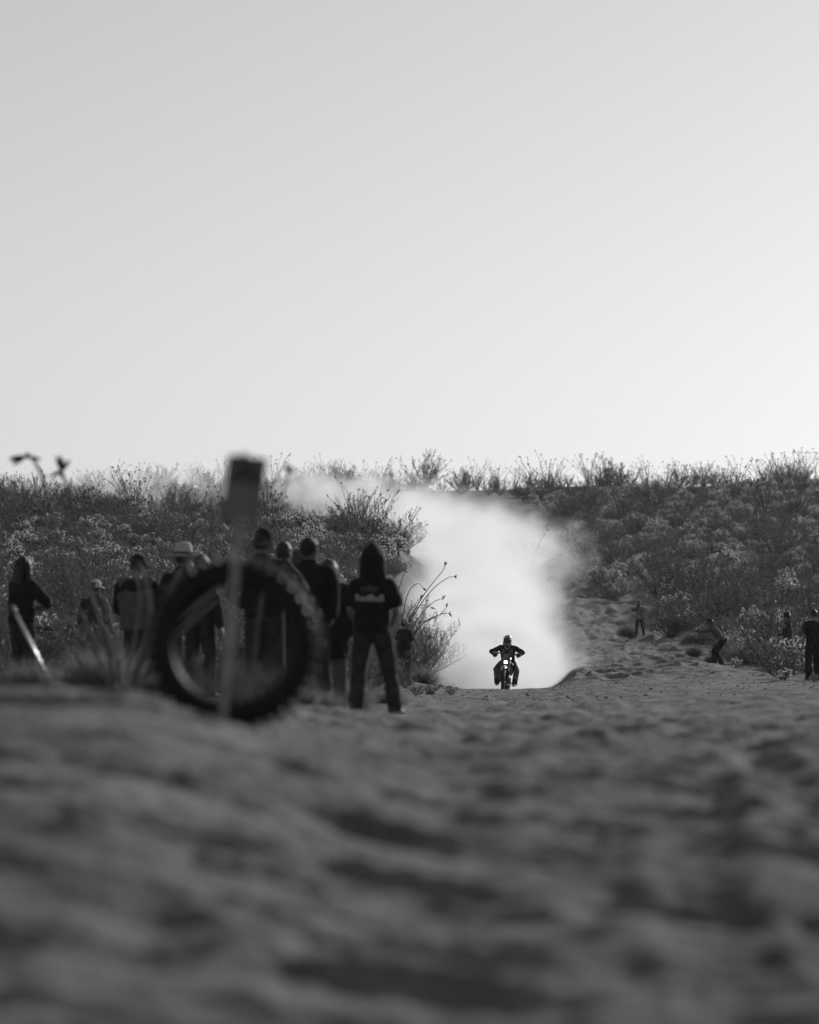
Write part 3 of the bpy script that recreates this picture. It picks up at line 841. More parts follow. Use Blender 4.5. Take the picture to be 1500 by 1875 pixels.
# creosote and ocotillo: all of them single plants
for x, y, px, d in scatter(160, 70, 330, 2.6):
    plant('creosote_bush', x, y, random.uniform(.5, 1.0), f'dark feathery creosote bush on the {slope(px, d)}', f'creosote bushes on the {slope(px, d)}')
for x, y, px, d in scatter(34, 150, 325, 5.5):
    plant('ocotillo', x, y, random.uniform(.5, .95), f'thin stemmed ocotillo on the {slope(px, d)}', f'ocotillos on the {slope(px, d)}')
for x, y, px, d in scatter(60, 52, 240, 2.2):
    plant('dry_shrub', x, y, random.uniform(.5, 1.1), f'pale dry rounded shrub on the {slope(px, d)}', f'dry shrubs on the {slope(px, d)}')
# cholla and bursage: the nearest 300 of each are single plants, the others a mass
ch = sorted(scatter(2000, 66, 335, .75, power=1.3), key=lambda q: q[3])
for x, y, px, d in ch[:290]:
    plant('cholla_cactus', x, y, random.uniform(.55, 1.15), f'spiny cholla with sunlit rim on the {slope(px, d)}', f'cholla on the {slope(px, d)}', sink=.05)
mass('cholla_thicket', 'cholla_cactus', ch[290:], .6, 1.3, 'dense thicket of sunlit cholla covering the upper hillsides')
bs = sorted(scatter(1700, 52, 335, .85, power=1.3), key=lambda q: q[3])
for x, y, px, d in bs[:290]:
    plant('bursage_bush', x, y, random.uniform(.6, 1.2), f'low grey bursage bush on the {slope(px, d)}', f'bursage bushes on the {slope(px, d)}', sink=.05)
mass('scrub_cover', 'bursage_bush', bs[290:], .6, 1.3, 'low grey scrub covering the upper hillsides')
# ------------------------------------------------------------------ people
def ik(a, b, l1, l2, pole):
    """Middle joint of a two-bone limb from a towards b, bent towards pole; returns joint and reached end."""
    a = np.asarray(a, float); b = np.asarray(b, float)
    v = b - a; d = np.linalg.norm(v); mx = (l1 + l2) * .995
    if d > mx: b = a + v / d * mx; v = b - a; d = mx
    x = (l1 * l1 - l2 * l2 + d * d) / (2 * d); h = math.sqrt(max(l1 * l1 - x * x, 0))
    u = v / d; p = np.asarray(pole, float); p = p - u * np.dot(p, u); p = nrm(p)
    return a + u * x + p * h, b

def lerp(a, b, t): return np.asarray(a) * (1 - t) + np.asarray(b) * t

def hand_shape(mb, wrist, d, palm_n, s=1.0, curl=.5, left=False, mi=0):
    """Palm and five separate fingers; d points along the hand, palm_n out of the palm."""
    d = nrm(d); n = nrm(np.asarray(palm_n, float) - d * np.dot(palm_n, d)); w = np.cross(d, n) * (1 if left else -1)
    v, f = tube([wrist - d * .01 * s, wrist + d * .04 * s, wrist + d * .085 * s], [(.027 * s, .019 * s), (.037 * s, .016 * s), (.038 * s, .013 * s)], side=w, n=10); mb.add(v, f, mi)
    for k, (off, L) in enumerate(((.030, .066), (.010, .076), (-.011, .070), (-.030, .055))):
        b = wrist + d * .08 * s + w * off * s; dd = d.copy(); pts = [b]
        for j, q in enumerate((.45, .32, .25)):
            c = curl * (.5, .7, .6)[j]
            dd = nrm(dd * math.cos(c) + n * math.sin(c)); pts.append(pts[-1] + dd * L * q * s)
        v, f = tube(pts, np.array([.0095, .009, .0082, .007]) * s, side=w, n=6); mb.add(v, f, mi)
    b = wrist + d * .03 * s + w * .032 * s; dd = nrm(d * .7 + w * .75 + n * .35)
    p2 = b + dd * .036 * s; p3 = p2 + nrm(dd * .6 + d * .6 + n * .3 * curl) * .03 * s
    v, f = tube([b, p2, p3], np.array([.0125, .0105, .0085]) * s, side=n, n=6); mb.add(v, f, mi)

def head_axes(yaw, pitch, tilt=0):
    return rotm(0, 0, 0) if yaw == pitch == tilt == 0 else np.array((Matrix.Rotation(-yaw, 3, 'Z') @ Matrix.Rotation(pitch, 3, 'X') @ Matrix.Rotation(tilt, 3, 'Y'))).T

def person(label, px, d, face, H=1.76, lean=0.0, side_lean=0.0, twist=0.0, hip=None, hipy=0.0, feet=((-.12, 0, -.12), (.12, .04, .14)), hands=None, poles=None, head=(0, 0), wide=1.0,
           top='black', sleeve='long', top_len=.0, bottom='denim', legs='long', hat=None, hatm='black', hair='hair', shoes='shoe', soles=None, gloves=None, hand_curl=.5, palm=None, at_z=None, seed=1, loc=None, coat=0.0, loose=0.0, knees=None, cat='person'):
    """A standing, bending or riding figure; local +y is where it faces, +x its right."""
    s = H / 1.78
    jit = np.random.default_rng(seed * 7 + 1)
    if hip is None:
        side_lean += jit.uniform(-.05, .05); twist += jit.uniform(-.18, .18); lean += jit.uniform(-.02, .06)
        feet = tuple((f[0] * jit.uniform(.8, 1.4), f[1] + jit.uniform(-.08, .08), f[2] + jit.uniform(-.15, .15)) for f in feet)
    if loc is None:
        x, y = at(px, d); z = z1(x, y) if at_z is None else at_z
        loc = (x, y, z)
    o = empty('person', loc, -face)
    tag(o, label, cat)
    hipz = .945 if hip is None else hip
    Pv = np.array([0, hipy, hipz])
    sp = nrm([math.sin(side_lean), math.sin(lean) * math.cos(side_lean), math.cos(lean) * math.cos(side_lean)])
    fwd = nrm(np.array([0, 1, 0]) - sp * sp[1]); rt = nrm(np.cross(fwd, sp))
    ct, st_ = math.cos(twist), math.sin(twist)
    rts, fws = rt * ct - fwd * st_, fwd * ct + rt * st_
    waist = Pv + sp * .14; chest = Pv + sp * .34; shc = Pv + sp * .485 + fwd * .0; nk = Pv + sp * .545
    hy, hp = head
    ha = head_axes(hy + twist, hp - lean * .55)
    hc = nk + sp * .045 + ha[2] * .095 + ha[1] * .025
    sh = [shc - rts * 0.188 * wide - sp * .035, shc + rts * .188 * wide - sp * .035]
    hp_ = [Pv - rt * .092, Pv + rt * .092]
    if hands is None: hands = ((-.27, .06, .80), (.27, .06, .80))
    if poles is None: poles = ((-.4, -1, 0), (.4, -1, 0))
    if palm is None: palm = ((1, 0, 0), (-1, 0, 0))
    if knees is None: knees = ((-.12, 1, 0), (.12, 1, 0))
    arm, leg = [], []
    for k in (0, 1):
        e, w = ik(sh[k], np.array(hands[k], float), .29, .255, poles[k]); arm.append((e, w))
        fx, fy, fw = feet[k][:3]; fz = feet[k][3] if len(feet[k]) > 3 else 0
        an = np.array([fx, fy, fz + .085]); kn, an = ik(hp_[k], an, .435, .43, knees[k]); leg.append((kn, an, fw))
    # ---- body: one continuous surface
    b = MB()
    b.add(*tube([Pv - sp * .07, Pv + sp * .04, waist, chest, shc - sp * .02, nk - sp * .03], [(.15, .11), (.16, .115), (.14 * wide, .10), (.165 * wide, .115), (.15 * wide, .09), (.07, .065)], side=rts, n=14))
    b.add(*tube([nk - sp * .08, nk + sp * .02, hc - ha[2] * .04], [.058, .055, .052], n=10))
    b.add(*ellipsoid(hc, (.076, .096, .118), ha, 16, 12))
    b.add(*ellipsoid(hc + ha[1] * .04 - ha[2] * .065, (.056, .052, .055), ha, 12, 8))
    b.add(*tube([hc + ha[1] * .088 + ha[2] * .015, hc + ha[1] * .108 - ha[2] * .02, hc + ha[1] * .113 - ha[2] * .032], [.010, .014, .016], side=ha[0], n=8))
    b.add(*ellipsoid(hc + ha[1] * .088 - ha[2] * .068, (.026, .012, .010), ha, 10, 6))
    for sgn in (-1, 1):
        b.add(*ellipsoid(hc + ha[0] * sgn * .080 - ha[2] * .005 - ha[1] * .01, (.010, .022, .033), ha, 8, 6))
        b.add(*ellipsoid(hc + ha[0] * sgn * .034 + ha[1] * .082 + ha[2] * .026, (.024, .012, .008), ha, 8, 6))
    for k in (0, 1):
        e, w = arm[k]; kn, an, fw = leg[k]
        b.add(*tube([lerp(shc, sh[k], .55), sh[k], lerp(sh[k], e, .45), e, lerp(e, w, .3), w], [.052, .054, .045, .038, .040, .027], n=10))
        b.add(*tube([lerp(Pv, hp_[k], .6), hp_[k] - np.array([0, 0, .02]), lerp(hp_[k], kn, .5), kn, lerp(kn, an, .3), an - np.array([0, 0, .03])], [.08, .088, .074, .054, .055, .036], n=10))
        fd = np.array([math.sin(fw), math.cos(fw), 0])
        b.add(*tube([an - fd * .05 - np.array([0, 0, .045]), an + fd * .06 - np.array([0, 0, .045]), an + fd * .15 - np.array([0, 0, .055])], [(.034, .03), (.04, .03), (.032, .018)], side=(math.cos(fw), -math.sin(fw), 0), n=8))
    bm_ = remesh(b, .016, [M['skin'], M['eye']], 'body', 3)
    hb = MB()
    n0 = len(bm_.vertices)
    co = np.empty(n0 * 3); bm_.vertices.foreach_get('co', co)
    hb.add(co.reshape(-1, 3), [tuple(p.vertices) for p in bm_.polygons], 0)
    for k in (0, 1):
        e, w = arm[k]; hand_shape(hb, w, nrm(w - e) if len(palm[k]) < 6 else palm[k][3:6], palm[k][:3], 1.0, hand_curl, k == 0)
    for sgn in (-1, 1): hb.add(*ellipsoid(hc + ha[0] * sgn * .034 + ha[1] * .087 + ha[2] * .010, (.013, .009, .009), ha, 8, 6), 1)
    hb.v = [q * s for q in hb.v]
    body = hb.build('body', [M['skin'], M['eye']], o)
    sc = lambda me: (me.transform(Matrix.Scale(s, 4)), me)[1]
    # ---- upper garment
    g = loose
    t = MB()
    hem = Pv - sp * (.04 + top_len)
    t.add(*tube([hem, Pv + sp * .02, waist, chest, shc - sp * .055, shc + sp * .005, nk - sp * .03, nk + sp * (.045 if sleeve == 'long' else -.01)], [(.175 + g + coat * .03, .13 + g + coat * .03), (.175 + g, .13 + g), (.16 * wide + g, .12 + g), (.185 * wide + g, .135 + g), (.168 * wide + g * .5, .118 + g * .5), (.135 * wide + g * .4, .1 + g * .4), (.09, .088), (.076, .076)], side=rts, n=16, cap=.15))
    for k in (0, 1):
        e, w = arm[k]
        if sleeve == 'long':
            q = [lerp(shc, sh[k], .4), lerp(shc, sh[k], .9), lerp(sh[k], e, .5), e, lerp(e, w, .5), lerp(e, w, .95)]; rr = [.062, .068, .066, .058, .052, .044]
        elif sleeve == 'short':
            q = [lerp(shc, sh[k], .4), lerp(shc, sh[k], .9), lerp(sh[k], e, .45), lerp(sh[k], e, .82)]; rr = [.062, .07, .074, .075]
        else:
            q = [lerp(shc, sh[k], .4), lerp(shc, sh[k], .95)]; rr = [.07, .07]
        t.add(*tube(q, np.array(rr) + g * .5, n=10, cap=.2))
    gar = link('jacket' if sleeve == 'long' else 'shirt' if sleeve == 'short' else 'vest', sc(remesh(t, .017, M[top], 'top', 4, .010, 8, seed)), o)
    # ---- trousers
    if bottom:
        t = MB()
        t.add(*tube([Pv + sp * .08, Pv, Pv - sp * .09], [(.155, .118), (.168, .128), (.15, .115)], side=rt, n=14, cap=.3))
        for k in (0, 1):
            kn, an, fw = leg[k]
            if legs == 'long': q = [lerp(Pv, hp_[k], .6), hp_[k] - np.array([0, 0, .03]), lerp(hp_[k], kn, .5), kn, lerp(kn, an, .5), an - np.array([0, 0, .035])]; rr = [.095, .108, .098, .084, .078, .076]
            else: q = [lerp(Pv, hp_[k], .6), hp_[k] - np.array([0, 0, .03]), lerp(hp_[k], kn, .5), lerp(hp_[k], kn, .96)]; rr = [.09, .104, .1, .098]
            t.add(*tube(q, rr, n=10, cap=.1))
        link('trousers' if legs == 'long' else 'shorts', sc(remesh(t, .017, M[bottom], 'trousers', 3, .009, 7, seed + 3)), o)
    # ---- shoes
    for k in (0, 1):
        kn, an, fw = leg[k]; fd = np.array([math.sin(fw), math.cos(fw), 0]); sd = (math.cos(fw), -math.sin(fw), 0); b0 = an - np.array([0, 0, .085])
        t = MB()
        t.add(*tube([b0 - fd * .085 + (0, 0, .05), b0 - fd * .03 + (0, 0, .058), b0 + fd * .06 + (0, 0, .05), b0 + fd * .14 + (0, 0, .038), b0 + fd * .185 + (0, 0, .03)], [(.036, .04), (.042, .05), (.047, .042), (.047, .03), (.034, .022)], side=sd, n=12))
        t.add(*tube([b0 + (0, 0, .05), b0 + (0, 0, .12)], [(.044, .05), (.043, .05)], side=sd, n=12, cap=.1))
        sh_ = link('shoe', sc(remesh(t, .012, M[shoes], 'shoe', 2)), o)
        t = MB()
        t.add(*tube([b0 - fd * .1 + (0, 0, .013), b0 - fd * .06 + (0, 0, .013), b0 + fd * .07 + (0, 0, .013), b0 + fd * .15 + (0, 0, .013), b0 + fd * .205 + (0, 0, .016)], [(.03, .013), (.041, .014), (.049, .014), (.047, .014), (.026, .01)], side=sd, n=10, cap=.2))
        t.v = [q * s for q in t.v]; t.build('sole', M[soles or shoes], sh_)
    # ---- head wear and hair (head frame)
    def hb_(fn):
        q = MB(); fn(q); q.v = [(v @ ha + hc) * s for v in q.v]; return q
    if hair == 'long':
        q = MB(); q.add(*ellipsoid((0, -.012, .022), (.096, .112, .120), None, 18, 12)); q.add(*tube([(0, -.05, .05), (0, -.085, -.06), (0, -.105, -.2), (0, -.1, -.36), (0, -.095, -.44)], [(.09, .06), (.115, .055), (.135, .05), (.12, .042), (.08, .025)], n=14))
        for sgn in (-1, 1): q.add(*tube([(sgn * .07, .02, .05), (sgn * .098, .02, -.06), (sgn * .105, .0, -.2), (sgn * .1, -.02, -.33)], [.04, .042, .045, .02], n=8))
        q.v = [v @ ha + hc for v in q.v]
        # open the face
        me = remesh(q, .013, M['hair'], 'hair', 3, .008, 30, seed)
        link('hair', sc(me), o)
    elif hair:
        q = MB(); q.add(*ellipsoid((0, -.022, .026), (.086, .094, .104), None, 18, 12)); q.add(*tube([(0, -.075, .02), (0, -.07, -.05)], [(.07, .03), (.055, .022)], n=10))
        q.v = [v @ ha + hc for v in q.v]
        link('hair', sc(remesh(q, .012, M['hair2' if hair == 'hair2' else 'hair'], 'hair', 2, .016 if hair == 'curly' else .005, 30 if hair != 'curly' else 45, seed)), o)
    if hat == 'beanie':
        h = link('beanie', hb_(lambda q: q.add(*revolve([(.0, .155), (.03, .152), (.062, .135), (.085, .10), (.098, .05), (.102, .012), (.106, -.012), (.101, -.018), (.09, -.01)], 22))).mesh('beanie', M[hatm]), o)
        hb_(lambda q: q.add(*revolve([(.103, .03), (.109, .026), (.111, -.005), (.107, -.022), (.101, -.02)], 22))).build('cuff', M['grey'], h)
    elif hat in ('cap', 'cap_back'):
        h = link('cap', hb_(lambda q: q.add(*revolve([(.0, .142), (.04, .138), (.075, .115), (.096, .075), (.103, .03), (.104, .008), (.098, .005)], 22))).mesh('cap', M[hatm]), o)
        def brim(q):
            sg = -1 if hat == 'cap_back' else 1
            V, F = [], []
            for i in range(9):
                a = R(-62 + 124 * i / 8)
                for rr_, zz in ((.098, .014), (.098 + .075 * math.cos(a) ** .7, -.004 - .012 * abs(math.sin(a)))): V += [(rr_ * math.sin(a), sg * rr_ * math.cos(a), zz), (rr_ * math.sin(a), sg * rr_ * math.cos(a), zz - .006)]
            for i in range(8):
                k = i * 4; F += [(k, k + 2, k + 6, k + 4), (k + 1, k + 5, k + 7, k + 3), (k + 2, k + 3, k + 7, k + 6)]
            q.add(V, F)
        hb_(brim).build('brim', M[hatm], h)
    elif hat == 'straw':
        h = link('straw_hat', hb_(lambda q: q.add(*revolve(1.22 * np.array([(.0, .168), (.035, .172), (.068, .16), (.082, .12), (.095, .06), (.103, .035), (.14, .03), (.185, .045), (.187, .037), (.14, .018), (.1, .022)]) + [0, -.012], 30))).mesh('straw_hat', M['straw']), o)
        hb_(lambda q: q.add(*revolve(1.22 * np.array([(.096, .072), (.101, .07), (.108, .04), (.103, .036)]) + [0, -.012], 30))).build('hat_band', M['black'], h)
    elif hat == 'hood':
        q = MB()
        q.add(*tube([(0, -.035, -.17), (0, -.05, -.08), (0, -.03, .02), (0, -.005, .125), (0, .005, .19)], [(.15, .12), (.142, .13), (.132, .138), (.092, .11), (.03, .04)], n=18))
        q.add(*tube([(0, .06, -.13), (0, .10, -.02), (0, .08, .09)], [(.10, .03), (.105, .035), (.07, .035)], n=12))
        q.v = [v @ ha + hc for v in q.v]
        link('hood', sc(remesh(q, .014, M[top], 'hood', 4, .006, 9, seed + 9)), o)
    return dict(o=o, s=s, rt=rts, fw=fws, sp=sp, P=Pv, chest=chest, shc=shc, nk=nk, hc=hc, ha=ha, sh=sh, arm=arm, leg=leg, top=gar)

def flat_on(pr, verts, faces, height, back, lift, name, m, parent=None, side_off=0.0, on=-1):
    """Flat print laid on the back (on=-1) or the front of a garment: x across, y up the spine."""
    s = pr['s']; V = []
    for (a, c) in verts:
        base = pr['P'] + pr['sp'] * (height + c) + pr['rt'] * (a + side_off) * 1.0
        V.append((base, a + side_off))
    me = pr['top'].data
    # rest each vertex on the garment by a ray from outside
    from mathutils.bvhtree import BVHTree
    if 'bvh' not in pr: pr['bvh'] = BVHTree.FromPolygons([v.co.copy() for v in me.vertices], [tuple(p.vertices) for p in me.polygons])
    out = []
    for base, a in V:
        o_ = Vector(base * s + pr['fw'] * on * .5); h = pr['bvh'].ray_cast(o_, Vector(-pr['fw'] * on))
        p = h[0] if h[0] is not None else Vector(base * s + pr['fw'] * on * .13)
        out.append(np.array(p) + pr['fw'] * on * lift)
    mb = MB(); mb.add(out, faces)
    return mb.build(name, m, parent or pr['top'], smooth=False)

def text_mesh(txt, width, bold=.012):
    cu = bpy.data.curves.new('lettering', 'FONT'); cu.body = txt; cu.align_x = 'CENTER'; cu.size = 1.0; cu.offset = bold; cu.resolution_u = 3
    ob = bpy.data.objects.new('tmp', cu); WORK.collection.objects.link(ob)
    WORK.view_layers[0].update(); dg = WORK.view_layers[0].depsgraph
    me = bpy.data.meshes.new_from_object(ob.evaluated_get(dg))
    bpy.data.objects.remove(ob)
    bm = bmesh.new(); bm.from_mesh(me); bmesh.ops.triangulate(bm, faces=bm.faces[:])
    bmesh.ops.subdivide_edges(bm, edges=[e for e in bm.edges if e.calc_length() > .25], cuts=1)
    bmesh.ops.triangulate(bm, faces=bm.faces[:])
    bm.verts.index_update()
    V = np.array([v.co[:2] for v in bm.verts]); F = [[v.index for v in f.verts] for f in bm.faces]
    bm.free()
    w = V[:, 0].max() - V[:, 0].min()
    V = (V - [(V[:, 0].max() + V[:, 0].min()) / 2, 0]) * (width / w)
    return V, F

def phone(parent_loc, rot, label, size=(.075, .009, .15), name='phone', cat='phone'):
    o = empty(name, parent_loc); o.rotation_euler = rot
    mb = MB(); mb.add(*bevel_box((0, 0, 0), size, .003)); mb.build('case', M['plastic'], o)
    mb = MB(); mb.add(*box((0, size[1] / 2 + .0006, 0), (size[0] * .92, .001, size[2] * .94))); mb.build('screen', M['phone'], o)
    return tag(o, label, cat)

def world_of(pr, p):
    """World position of a point in a figure's own frame."""
    o = pr['o']; q = Matrix.Rotation(o.rotation_euler.z, 3, 'Z') @ Vector(np.asarray(p) * pr['s'])
    return q + o.location

# hooded man with the lettering on his back
hooded = person('man in a pointed black hood with pale RedBull lettering across his back', 681, 40, R(8), 1.77, feet=((-.21, 0, -.4), (.2, .05, .35)), hands=((-.17, .2, .95), (.19, .18, .97)), poles=((-.45, -1, 0), (.5, -1, 0)), wide=1.08,
                top='black', sleeve='short', bottom='denim', hat='hood', hair=None, shoes='shoe', soles='sole', loose=.012, seed=2, head=(.05, .05), top_len=.02)
V, F = text_mesh('RedBull', .30)
flat_on(hooded, V.tolist(), F, .265, 0, .006, 'lettering', M['print'])
disc = [(0, .055)] + [(math.cos(a) * .034, .055 + math.sin(a) * .034) for a in np.linspace(0, 2 * math.pi, 16, endpoint=False)]
flat_on(hooded, disc, [(0, 1 + i, 1 + (i + 1) % 16) for i in range(16)], .345, 0, .006, 'emblem_disc', M['print2'])
for sgn in (-1, 1):
    bull = [(.012, .03), (.03, .012), (.055, .028), (.085, .02), (.10, .045), (.088, .07), (.062, .075), (.04, .06), (.022, .065), (.008, .05)]
    pts = [(.055, .045)] + bull
    flat_on(hooded, [(sgn * a, c) for a, c in pts], [(0, 1 + i, 1 + (i + 1) % 10) for i in range(10)], .345, 0, .008, 'emblem_bull', M['print2'])

# the knot of onlookers on the left
person('onlooker in a dark beanie with a paler cuff, in front by the tyre', 484, 38, R(14), 1.80, wide=1.24, hands=((-.18, .2, 1.0), (.16, .34, 1.18)), poles=((-1, -.4, 0), (1, -.5, -.4)), top='black', hat='beanie', hatm='black', hair='hair', loose=.02, seed=4, head=(.25, 0))
person('onlooker with thick dark hair and beard standing between beanie and long coat', 566, 39, R(22), 1.76, wide=1.3, top='black', hair='curly', loose=.045, seed=5, head=(.3, 0), hands=((-.2, .15, .95), (.22, .1, .95)))
person('person in a long dark coat and grey trousers beside the hooded man', 602, 41.5, R(30), 1.67, wide=1.2, top='black', top_len=.28, coat=1, loose=.05, bottom='grey', hair='hair', seed=6, head=(.5, 0), hands=((-.24, .1, .85), (.25, .08, .82)))
pr = person('onlooker with arms raised to film, behind the beanie', 515, 42.6, R(12), 1.86, top='char', hair='hair', seed=7, hands=((-.06, .36, 1.42), (.14, .36, 1.42)), poles=((-1, -.2, -.6), (1, -.2, -.6)), palm=((1, 0, 0), (-1, 0, 0)), head=(.1, -.05))
phone(world_of(pr, (.04, .43, 1.52)), (0, R(90), -R(12)), 'phone held up by the onlooker with raised arms')
person('onlooker with short hair in the back of the knot behind the beanie', 542, 45.5, R(10), 1.93, top='char', hair='hair2', seed=8, head=(.2, 0))
person('small far onlooker seen between the long coat and the hooded man', 629, 62, R(20), 1.62, top='char', hair='hair', seed=9)
person('man in a pale straw hat with dark band and black jacket', 334, 44, R(20), 1.74, top='black', hat='straw', hair='hair', loose=.02, seed=10, head=(.15, 0), hands=((-.22, .2, 1.0), (.22, .22, 1.05)))
person('onlooker with dark hair half hidden right of the straw hat', 367, 43, R(28), 1.65, top='char', hair='hair', loose=.01, seed=11, head=(.4, 0))
vest = person('man in a black cap and grey padded vest with black yoke', 254, 46, R(14), 1.78, wide=1.1, top='grey', sleeve='none', top_len=.04, loose=.05, bottom='char', hat='cap', hatm='black', hair='hair', seed=12, head=(.35, 0), hands=((-.2, .25, 1.02), (.2, .25, 1.02)))
person('man in a pale cap and dark jacket beyond the parked motorcycle', 173, 63, R(25), 1.76, top='char', hat='cap', hatm='pale', hair='hair', seed=13, head=(.3, .1), loose=.015)
person('person with long dark hair in black at the far left', 40, 46, R(48), 1.66, top='black', hair='long', loose=.03, bottom='char', seed=14, hands=((-.1, .3, 1.12), (.14, .32, 1.15)), poles=((-1, -.3, -.3), (1, -.4, -.3)), head=(.2, .1))

def shell(pr, z0, z1_, m, name, grow=.055):
    """A band round the torso over the garment (yoke, straps)."""
    sp = pr['sp']; q = MB()
    hs = np.linspace(z0, z1_, 5); rr = []
    for h in hs: rr.append((float(np.interp(h, [0, .14, .34, .47, .52], [.175, .176, .204, .185, .10])) + grow, float(np.interp(h, [0, .14, .34, .47, .52], [.13, .13, .148, .118, .085])) + grow))
    q.add(*tube([(pr['P'] + sp * h) for h in hs], rr, side=pr['rt'], n=20, cap=.2))
    me = remesh(q, .017, M[m], name, 3, .006, 9, 3); me.transform(Matrix.Scale(pr['s'], 4))
    return link(name, me, pr['top'])
shell(vest, .36, .50, 'black', 'yoke', .035)
def sleeves(pr, m, upto=.95):
    for k in (0, 1):
        e, w = pr['arm'][k]; sh_ = pr['sh'][k]; q = MB()
        q.add(*tube([lerp(pr['shc'], sh_, .7), sh_, lerp(sh_, e, .5), e, lerp(e, w, .5), lerp(e, w, upto)], [.066, .074, .064, .056, .05, .042], n=10, cap=.2))
        me = remesh(q, .016, M[m], 'sleeve', 3, .008, 9, 3 + k); me.transform(Matrix.Scale(pr['s'], 4)); link('sleeve', me, pr['o'])
sleeves(vest, 'black')

# man in the cap by the bush on the left of the track
capman = person('man in a pale cap, black patched shirt and camouflage trousers by the track', 740, 104, R(42), 1.72, wide=.98, top='black', sleeve='short', bottom='camo', hat='cap', hatm='light', hair='hair', loose=.03, seed=15, hands=((-.24, .1, .86), (.20, .22, .88)), head=(.5, .1), side_lean=-.02, top_len=.03)
for (a, c, w_, h_) in ((-.07, .36, .03, .012), (-.07, .22, .05, .014)):
    flat_on(capman, [(a - w_, c - h_), (a + w_, c - h_), (a + w_, c + h_), (a - w_, c + h_)], [(0, 1, 2, 3)], 0, 0, .012, 'patch', M['midgrey'])

# right side of the track
run = person('person running down the bank in a pale striped shirt, shorts and dark leggings', 1172, 171, R(200), 1.70, lean=.12, hip=.90, feet=((-.12, -.25, .2), (.10, .28, -.2)), top='midgrey', sleeve='short', bottom='camo', legs='short', hair='hair', shoes='shoe', loose=.03, seed=16, hands=((-.12, .30, 1.42), (.10, .32, 1.40)), poles=((-1, 0, -.7), (1, 0, -.7)), head=(.1, .0))
for a in (-.12, -.04, .06, .13):
    for on in (-1, 1):
        flat_on(run, [(a - .012, 0), (a + .012, 0), (a + .012, .15), (a - .012, .15), (a + .012, .30), (a - .012, .30)], [(0, 1, 2, 3), (3, 2, 4, 5)], .02, 0, .012, 'stripe', M['pale'], on=on)
for k in (0, 1):
    kn, an, fw = run['leg'][k]; q = MB(); hp0 = run['P'] + run['rt'] * (-.092 if k == 0 else .092)
    q.add(*tube([lerp(hp0, kn, .8), kn, lerp(kn, an, .3), lerp(kn, an, .97)], [.07, .06, .062, .042], n=10)); q.v = [v * run['s'] for v in q.v]; q.build('legging', M['black'], run['o'])
phone(world_of(run, (0, .37, 1.47)), (0, R(90), R(20)), 'camera held to the face of the person running down the bank', (.09, .06, .13), 'camera', 'camera')
bend = person('person in a beanie crouching forward with a phone held out', 1314, 115, R(-82), 1.70, lean=.72, hip=.84, hipy=-.16, feet=((-.12, -.16, -.1), (.12, .12, .1)), top='grey', bottom='black', hat='beanie', hatm='black', hair='hair', shoes='shoe', seed=17, hands=((-.07, .66, 1.15), (.07, .70, 1.12)), poles=((-.5, 0, -1), (.5, 0, -1)), head=(0, .45), palm=((1, 0, 0), (-1, 0, 0)))
phone(world_of(bend, (0, .80, 1.22)), (R(15), 0, R(82)), 'phone held out by the crouching person')
person('capped person half hidden behind the bush near the right edge', 1443, 109, R(-60), 1.70, top='char', sleeve='long', bottom='char', hat='cap', hatm='black', hair='hair', seed=18, hands=((-.1, .28, 1.1), (.12, .28, 1.1)))
person('man in a black t-shirt and black trousers at the right edge', 1489, 94, R(-20), 1.78, wide=1.12, top='black', sleeve='short', bottom='black', hair='hair', shoes='shoe', soles='sole', seed=19, loose=.02, head=(-.3, 0), hands=((-.27, .08, .80), (.26, .08, .80)))
# ------------------------------------------------------------------ motorcycles
def wheel(name, parent, y, r, w, seed=0):
    """Spoked wheel with a knobbly tyre, axle along x."""
    o = empty(name); o.parent = parent; o.location = (0, y, r); o.rotation_euler = (0, R(90), 0)
    n = 72
    V, F = [], []
    m = 12
    for i in range(n):
        a = 2 * math.pi * i / n
        for j in range(m):
            b = 2 * math.pi * j / m
            knob = .012 if (i % 2 == 0 and math.cos(b) > -.2) else 0
            rr = r - w * .5 - .012 + math.cos(b) * (w * .5 + knob)
            V.append((rr * math.cos(a), rr * math.sin(a), math.sin(b) * (w * .52 + knob * .3)))
    for i in range(n):
        for j in range(m):
            F.append((i * m + j, ((i + 1) % n) * m + j, ((i + 1) % n) * m + (j + 1) % m, i * m + (j + 1) % m))
    mb = MB(); mb.add(V, F); mb.build('tyre', M['rubber'], o, smooth=False)
    ri = r - w - .016
    mb = MB(); mb.add(*revolve([(ri, -.022), (ri + .012, -.024), (ri + .012, .024), (ri, .022), (ri - .012, .012), (ri - .012, -.012)], 48, True)); mb.build('rim', M['darkmetal'], o)
    mb = MB(); mb.add(*tube([(0, 0, -.07), (0, 0, -.05), (0, 0, .05), (0, 0, .07)], [.02, .04, .04, .02], n=14)); mb.build('hub', M['metal'], o)
    mb = MB()
    for i in range(32):
        a = 2 * math.pi * i / 32; b = a + (.35 if i % 4 < 2 else -.35); z = .045 if i % 2 else -.045
        mb.add(*tube([(.035 * math.cos(b), .035 * math.sin(b), z), (ri * math.cos(a), ri * math.sin(a), z * .2)], .002, n=3, cap=0))
    sp = mb.build('spoke', M['metal'], o); sp['kind'] = 'stuff'
    mb = MB(); mb.add(*revolve([(.06, .058), (.12, .058), (.12, .062), (.06, .062)], 30, True)); mb.build('brake_disc', M['metal'], o)
    return o

